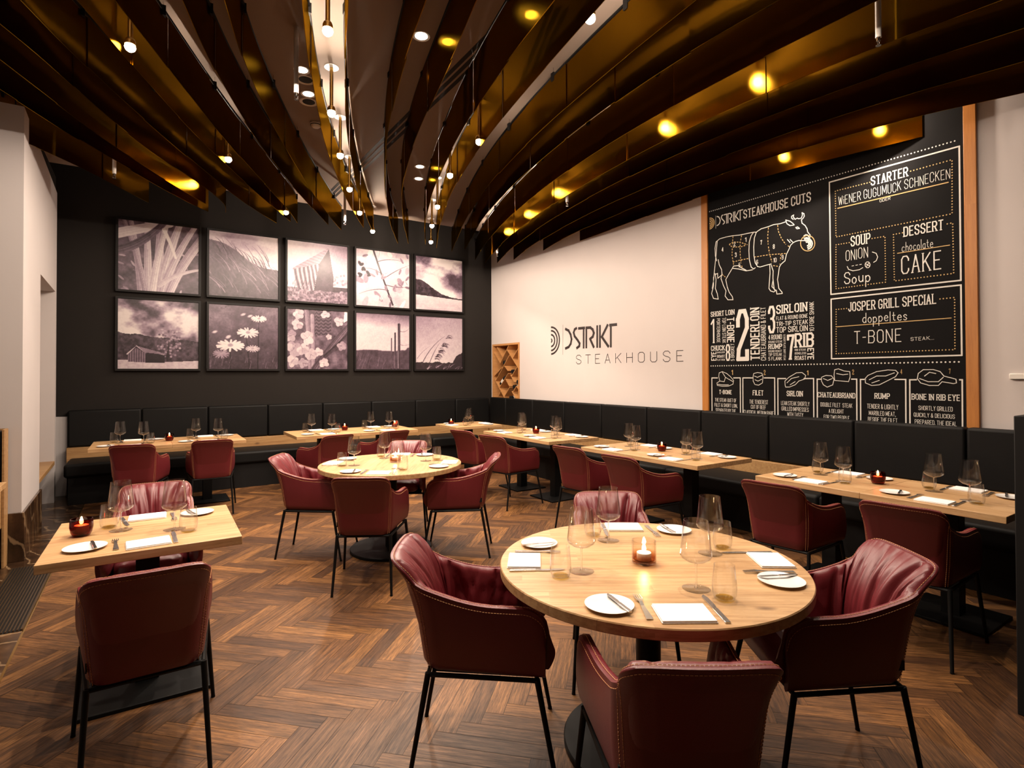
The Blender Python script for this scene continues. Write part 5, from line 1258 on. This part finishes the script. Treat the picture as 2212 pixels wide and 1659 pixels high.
def pic_field():
    n = vnoise(11, 2.2, 5, 1, 1.5); dia = np.clip(1.5*(gy-.95+.5*gx)+.5, 0, 1); im = .92-.62*np.clip((n-.36)*3.2*(.5+.9*dia)+.45*dia-.1, 0, 1)
    hill = .30+.26*np.exp(-((gx-.05)/.38)**2)+.02*vnoise(3, 25, 2)-.06*gx
    im = np.where(gy < hill, .12+.22*vnoise(6, 30, 2), im); im = np.where(gy < .275-.05*gx, .82-.25*(.27-gy)/.27*vnoise(9, 8, 3, .4, 2), im); return im
def pic_cabin():
    r = random.Random(7); n = vnoise(21, 2.4, 5, 1, 1.3); im = .86-.66*np.clip((n-.42)*3.6, 0, 1); im += .1*np.exp(-((gx-.45)**2+(gy-.75)**2)*9)
    im = np.where(gy < .50-.12*gx+.05*vnoise(4, 12, 3), .12+.30*vnoise(5, 22, 3), im)
    for _ in range(90):
        a, q = r.uniform(0, 6.28), r.random()**.5; x, y = .62+.15*q*math.cos(a), .40+.24*q*math.sin(a); blob(im, x, y, .02, .02, 0, r.uniform(.35,.68), .5)
    blade(im, (.60,.12), (.61,.3), (.62,.45), .012, .15); im = np.where(gy < .10+.05*np.abs(gx-.6), .68+.12*vnoise(8, 40, 2)-.1*gy, im)
    poly(im, [(.12,.10),(.12,.21),(.22,.30),(.33,.22),(.33,.09)], .40+.1*np.sin(gx*220)); poly(im, [(.33,.09),(.33,.23),(.57,.20),(.57,.09)], .16); poly(im, [(.22,.33),(.50,.245),(.60,.205),(.33,.235)], .50); blade(im, (.11,.21), (.165,.27), (.22,.33), .008, .8); blade(im, (.22,.33), (.28,.27), (.34,.22), .006, .7)
    return im
def daisy(im, x, y, s, r, tilt=.45, t=.92):
    for i in range(16):
        a = i*math.tau/16+r.uniform(-.1,.1); blade(im, (x, y), (x+s*.5*math.cos(a), y+s*.5*tilt*math.sin(a)+s*.06), (x+s*math.cos(a), y+s*tilt*math.sin(a)+s*.02), s*.10, t*r.uniform(.88,1), .7)
    blob(im, x, y+s*.06, s*.26, s*.17, 0, .62, .4)
def pic_daisies():
    r = random.Random(9); im = .20+.28*vnoise(3, 5, 3)*np.clip(gy+.3, 0, 1)+.06*gy
    for _ in range(40): blob(im, r.random(), r.random(), .02, .015, r.uniform(0,3), r.uniform(.22,.42), .9)
    for x, y, l in [(.71,.78,-.02),(.52,.55,.06),(.30,.30,0)]: blade(im, (x+l,-.05), (x+l*.5,.3), (x, y), .010, .14)
    for x, y in [(.48,.86),(.58,.84),(.08,.57)]: blob(im, x, y, .05, .025, .4, .78, .6)
    daisy(im, .71,.80,.11,r); daisy(im,.55,.57,.15,r,.5); daisy(im,.30,.36,.19,r,.45,.95); daisy(im,.62,.32,.10,r,.5,.8); daisy(im,.17,.23,.11,r,.6,.62); blob(im,.27,.50,.05,.03,.5,.8,.5)
    grass(im, r, 26, 0, 1, -.05, .12, .03, .12, .004, .3, .55); return im
def pic_vine():
    r = random.Random(10); im = .18+.40*vnoise(4, 9, 3); poly(im, [(.45,.55),(.72,.60),(.72,1.01),(.45,1.01)], .33+.08*np.sin(gy*110+3*np.abs(np.sin(gx*40)))); poly(im, [(.93,.80),(1.01,.85),(1.01,1.01),(.95,1.01)], .93)
    blade(im, (.30,1.05), (.34,.7), (.37,-.05), .035, .52, .9, .08); blade(im, (.40,.9), (.41,.5), (.42,-.05), .03, .58, .9, .06)
    blade(im, (.45,0), (.75,.45), (1.05,.78), .065, .36, .6, .10); blade(im, (.62,.22), (.85,.42), (1.05,.65), .035, .26, .6, .08)
    for x, y, s, t in [(.18,.92,.11,.74),(.16,.74,.11,.70),(.05,.55,.12,.62),(.32,.52,.14,.74),(.10,.33,.16,.66),(.25,.33,.12,.72),(.62,.93,.09,.72),(.50,.28,.10,.74),(.38,.25,.12,.70),(.85,.82,.10,.70),(.08,.13,.12,.7),(.60,.10,.10,.76),(.68,.55,.06,.7),(.90,.40,.10,.6),(.25,.10,.10,.62)]:
        for k in range(5): a = k*1.256+r.random(); blob(im, x+s*.35*math.cos(a), y+s*.35*math.sin(a), s*.55, s*.42, a, t+r.uniform(-.06,.08), .12)
        for k in range(3): a = r.uniform(0, 6.28); blade(im, (x, y), (x+s*.4*math.cos(a), y+s*.4*math.sin(a)), (x+s*.8*math.cos(a), y+s*.8*math.sin(a)), .003, t-.2)
    return im
def pic_fence():
    r = random.Random(12); im = .80-.42*np.clip((gy-.75)*3.2+.4*(vnoise(3,3,3)-.5), 0, 1)-.10*gx*gy
    im = np.where(gy < .33+.02*np.sin(gx*6)+np.clip(gx-.5,0,1)*.32*vnoise(5,7,2), .24+.12*vnoise(6,14,2), im)
    for k in range(2): im = (im+np.roll(im,1,1)+np.roll(im,-1,1)+np.roll(im,1,0)+np.roll(im,-1,0))/5
    grass(im, r, 34, -.05, .7, -.05, .18, .05, .16, .004, .25, .52)
    for x, y, w in [(.655,.56,.010),(.725,.66,.016),(.80,.82,.026)]: blade(im, (x-.005,-.02), (x,.3), (x, y), w, .20, .95, .14); blade(im, (x-w*.7,.02), (x-w*.7,.3), (x-w*.6,y-.02), w*.28, .62)
    blade(im, (.82,.70), (.92,.66), (1.02,.78), .004, .3); blade(im, (.80,.46), (.9,.42), (1.02,.47), .004, .4); return im
def pic_seed():
    r = random.Random(13); im = .80-.22*gy+.05*vnoise(5,2,2)-.08*(1-gx)*gy
    edge = .10+.07*vnoise(3,16,2)+.22*np.clip(gx-.78,0,1)/.22*(.7+.6*vnoise(9,9,2)); im = np.where(gy < edge, .16+.08*vnoise(4,12,2), im)
    blade(im, (.12,.08), (.30,.45), (.62,.64), .007, .28); blade(im, (.28,.1), (.38,.35), (.5,.5), .006, .25); blade(im, (.03,.2), (.15,.36), (.3,.44), .004, .4)
    for _ in range(34):
        t = r.random(); x, y = .40+.30*t, .22+.42*t+r.uniform(-.06,.06); blade(im, (x, y), (x+.05, y+.02), (x+.10, y-.02+r.uniform(-.03,.03)), .006, r.uniform(.15,.3), .3)
    grass(im, r, 16, .2, 1, -.03, .05, .08, .07, .006, .5, .75); return im
def tone(im):
    s = [0, .18, .38, .6, .8, 1]; c = np.array([(.007,.004,.005),(.026,.016,.021),(.092,.060,.082),(.25,.178,.225),(.43,.35,.38),(.60,.53,.52)])
    im = np.clip((im-.45)*1.22+.46+.09*(vnoise(77, 48, 2)-.5)+.07*(vnoise(78, 20, 2)-.5), 0, 1); return np.stack([np.interp(im, s, c[:,k]) for k in range(3)], -1)
def framed(x0, x1, z0, z1, im, label):
    t = thing('framed_photograph', label, 'picture', ((x0+x1)/2, YB-.002, (z0+z1)/2), 0, 'framed monochrome photographs')
    w, h = (x1-x0)/2, (z1-z0)/2; b = .030; D = .050
    mb = MB()
    for a in ((-w,-h,w,-h+b),(-w,h-b,w,h),(-w,-h+b,-w+b,h-b),(w-b,-h+b,w,h-b)): mb.box(a[0], -D, a[1], a[2], 0, a[3])
    mb.build('frame', M['frame_black'], t, bevel=.002)
    rgb = tone(im); pw, ph = w-b, h-b
    xs_ = np.linspace(-pw, pw, NP+1); zs_ = np.linspace(-ph, ph, NP+1)
    X, Z = np.meshgrid(xs_, zs_); n = NP+1
    co = np.stack([X, np.full_like(X, -.034), Z], -1).reshape(-1, 3)
    back = [(-pw,-.004,-ph),(pw,-.004,-ph),(pw,-.004,ph),(-pw,-.004,ph)]
    idx = np.arange(n*n).reshape(n, n); q = np.stack([idx[:-1,:-1], idx[:-1,1:], idx[1:,1:], idx[1:,:-1]], -1).reshape(-1, 4)
    me = bpy.data.meshes.new('print'); me.from_pydata(np.vstack([co, back]).tolist(), [], q.tolist()+[[n*n+3,n*n+2,n*n+1,n*n]])
    me.materials.append(M['print']); at = me.color_attributes.new('tone', 'FLOAT_COLOR', 'CORNER')
    d = np.ones((len(me.loops), 4), 'f'); d[:NP*NP*4, :3] = np.repeat(rgb.reshape(-1, 3), 4, 0); at.data.foreach_set('color', d.ravel())
    link(bpy.data.objects.new('print', me), t)
PX = [(-.346,.655),(.725,1.722),(1.796,2.788),(2.873,3.873),(3.934,4.922)]
TOP = [(pic_leaves,'framed close-up photograph of broad grass leaves, top row at far left'),(pic_dune,'framed photograph of windblown dune grass under a pale sky'),(pic_barn,'framed photograph of a leaning old wooden barn with a pointed roof'),(pic_branch,'framed photograph of a thin leafy branch against bright foliage'),(pic_field,'framed photograph of a dark wooded hill over a pale field, top right')]
LOW = [(pic_cabin,'framed photograph of a wooden cabin beside a tree under clouds'),(pic_daisies,'framed photograph of white daisies on a dark meadow'),(pic_vine,'framed photograph of ivy leaves climbing over wooden trunks'),(pic_fence,'framed photograph of three fence posts in misty grass'),(pic_seed,'framed photograph of a bent grass seed head against the sky')]
for (x0, x1), (f, lab) in zip(PX, TOP): framed(x0, x1, 2.652, 3.655, f(), lab)
for (x0, x1), (f, lab) in zip(PX, LOW): framed(x0, x1, 1.587, 2.590, f(), lab)
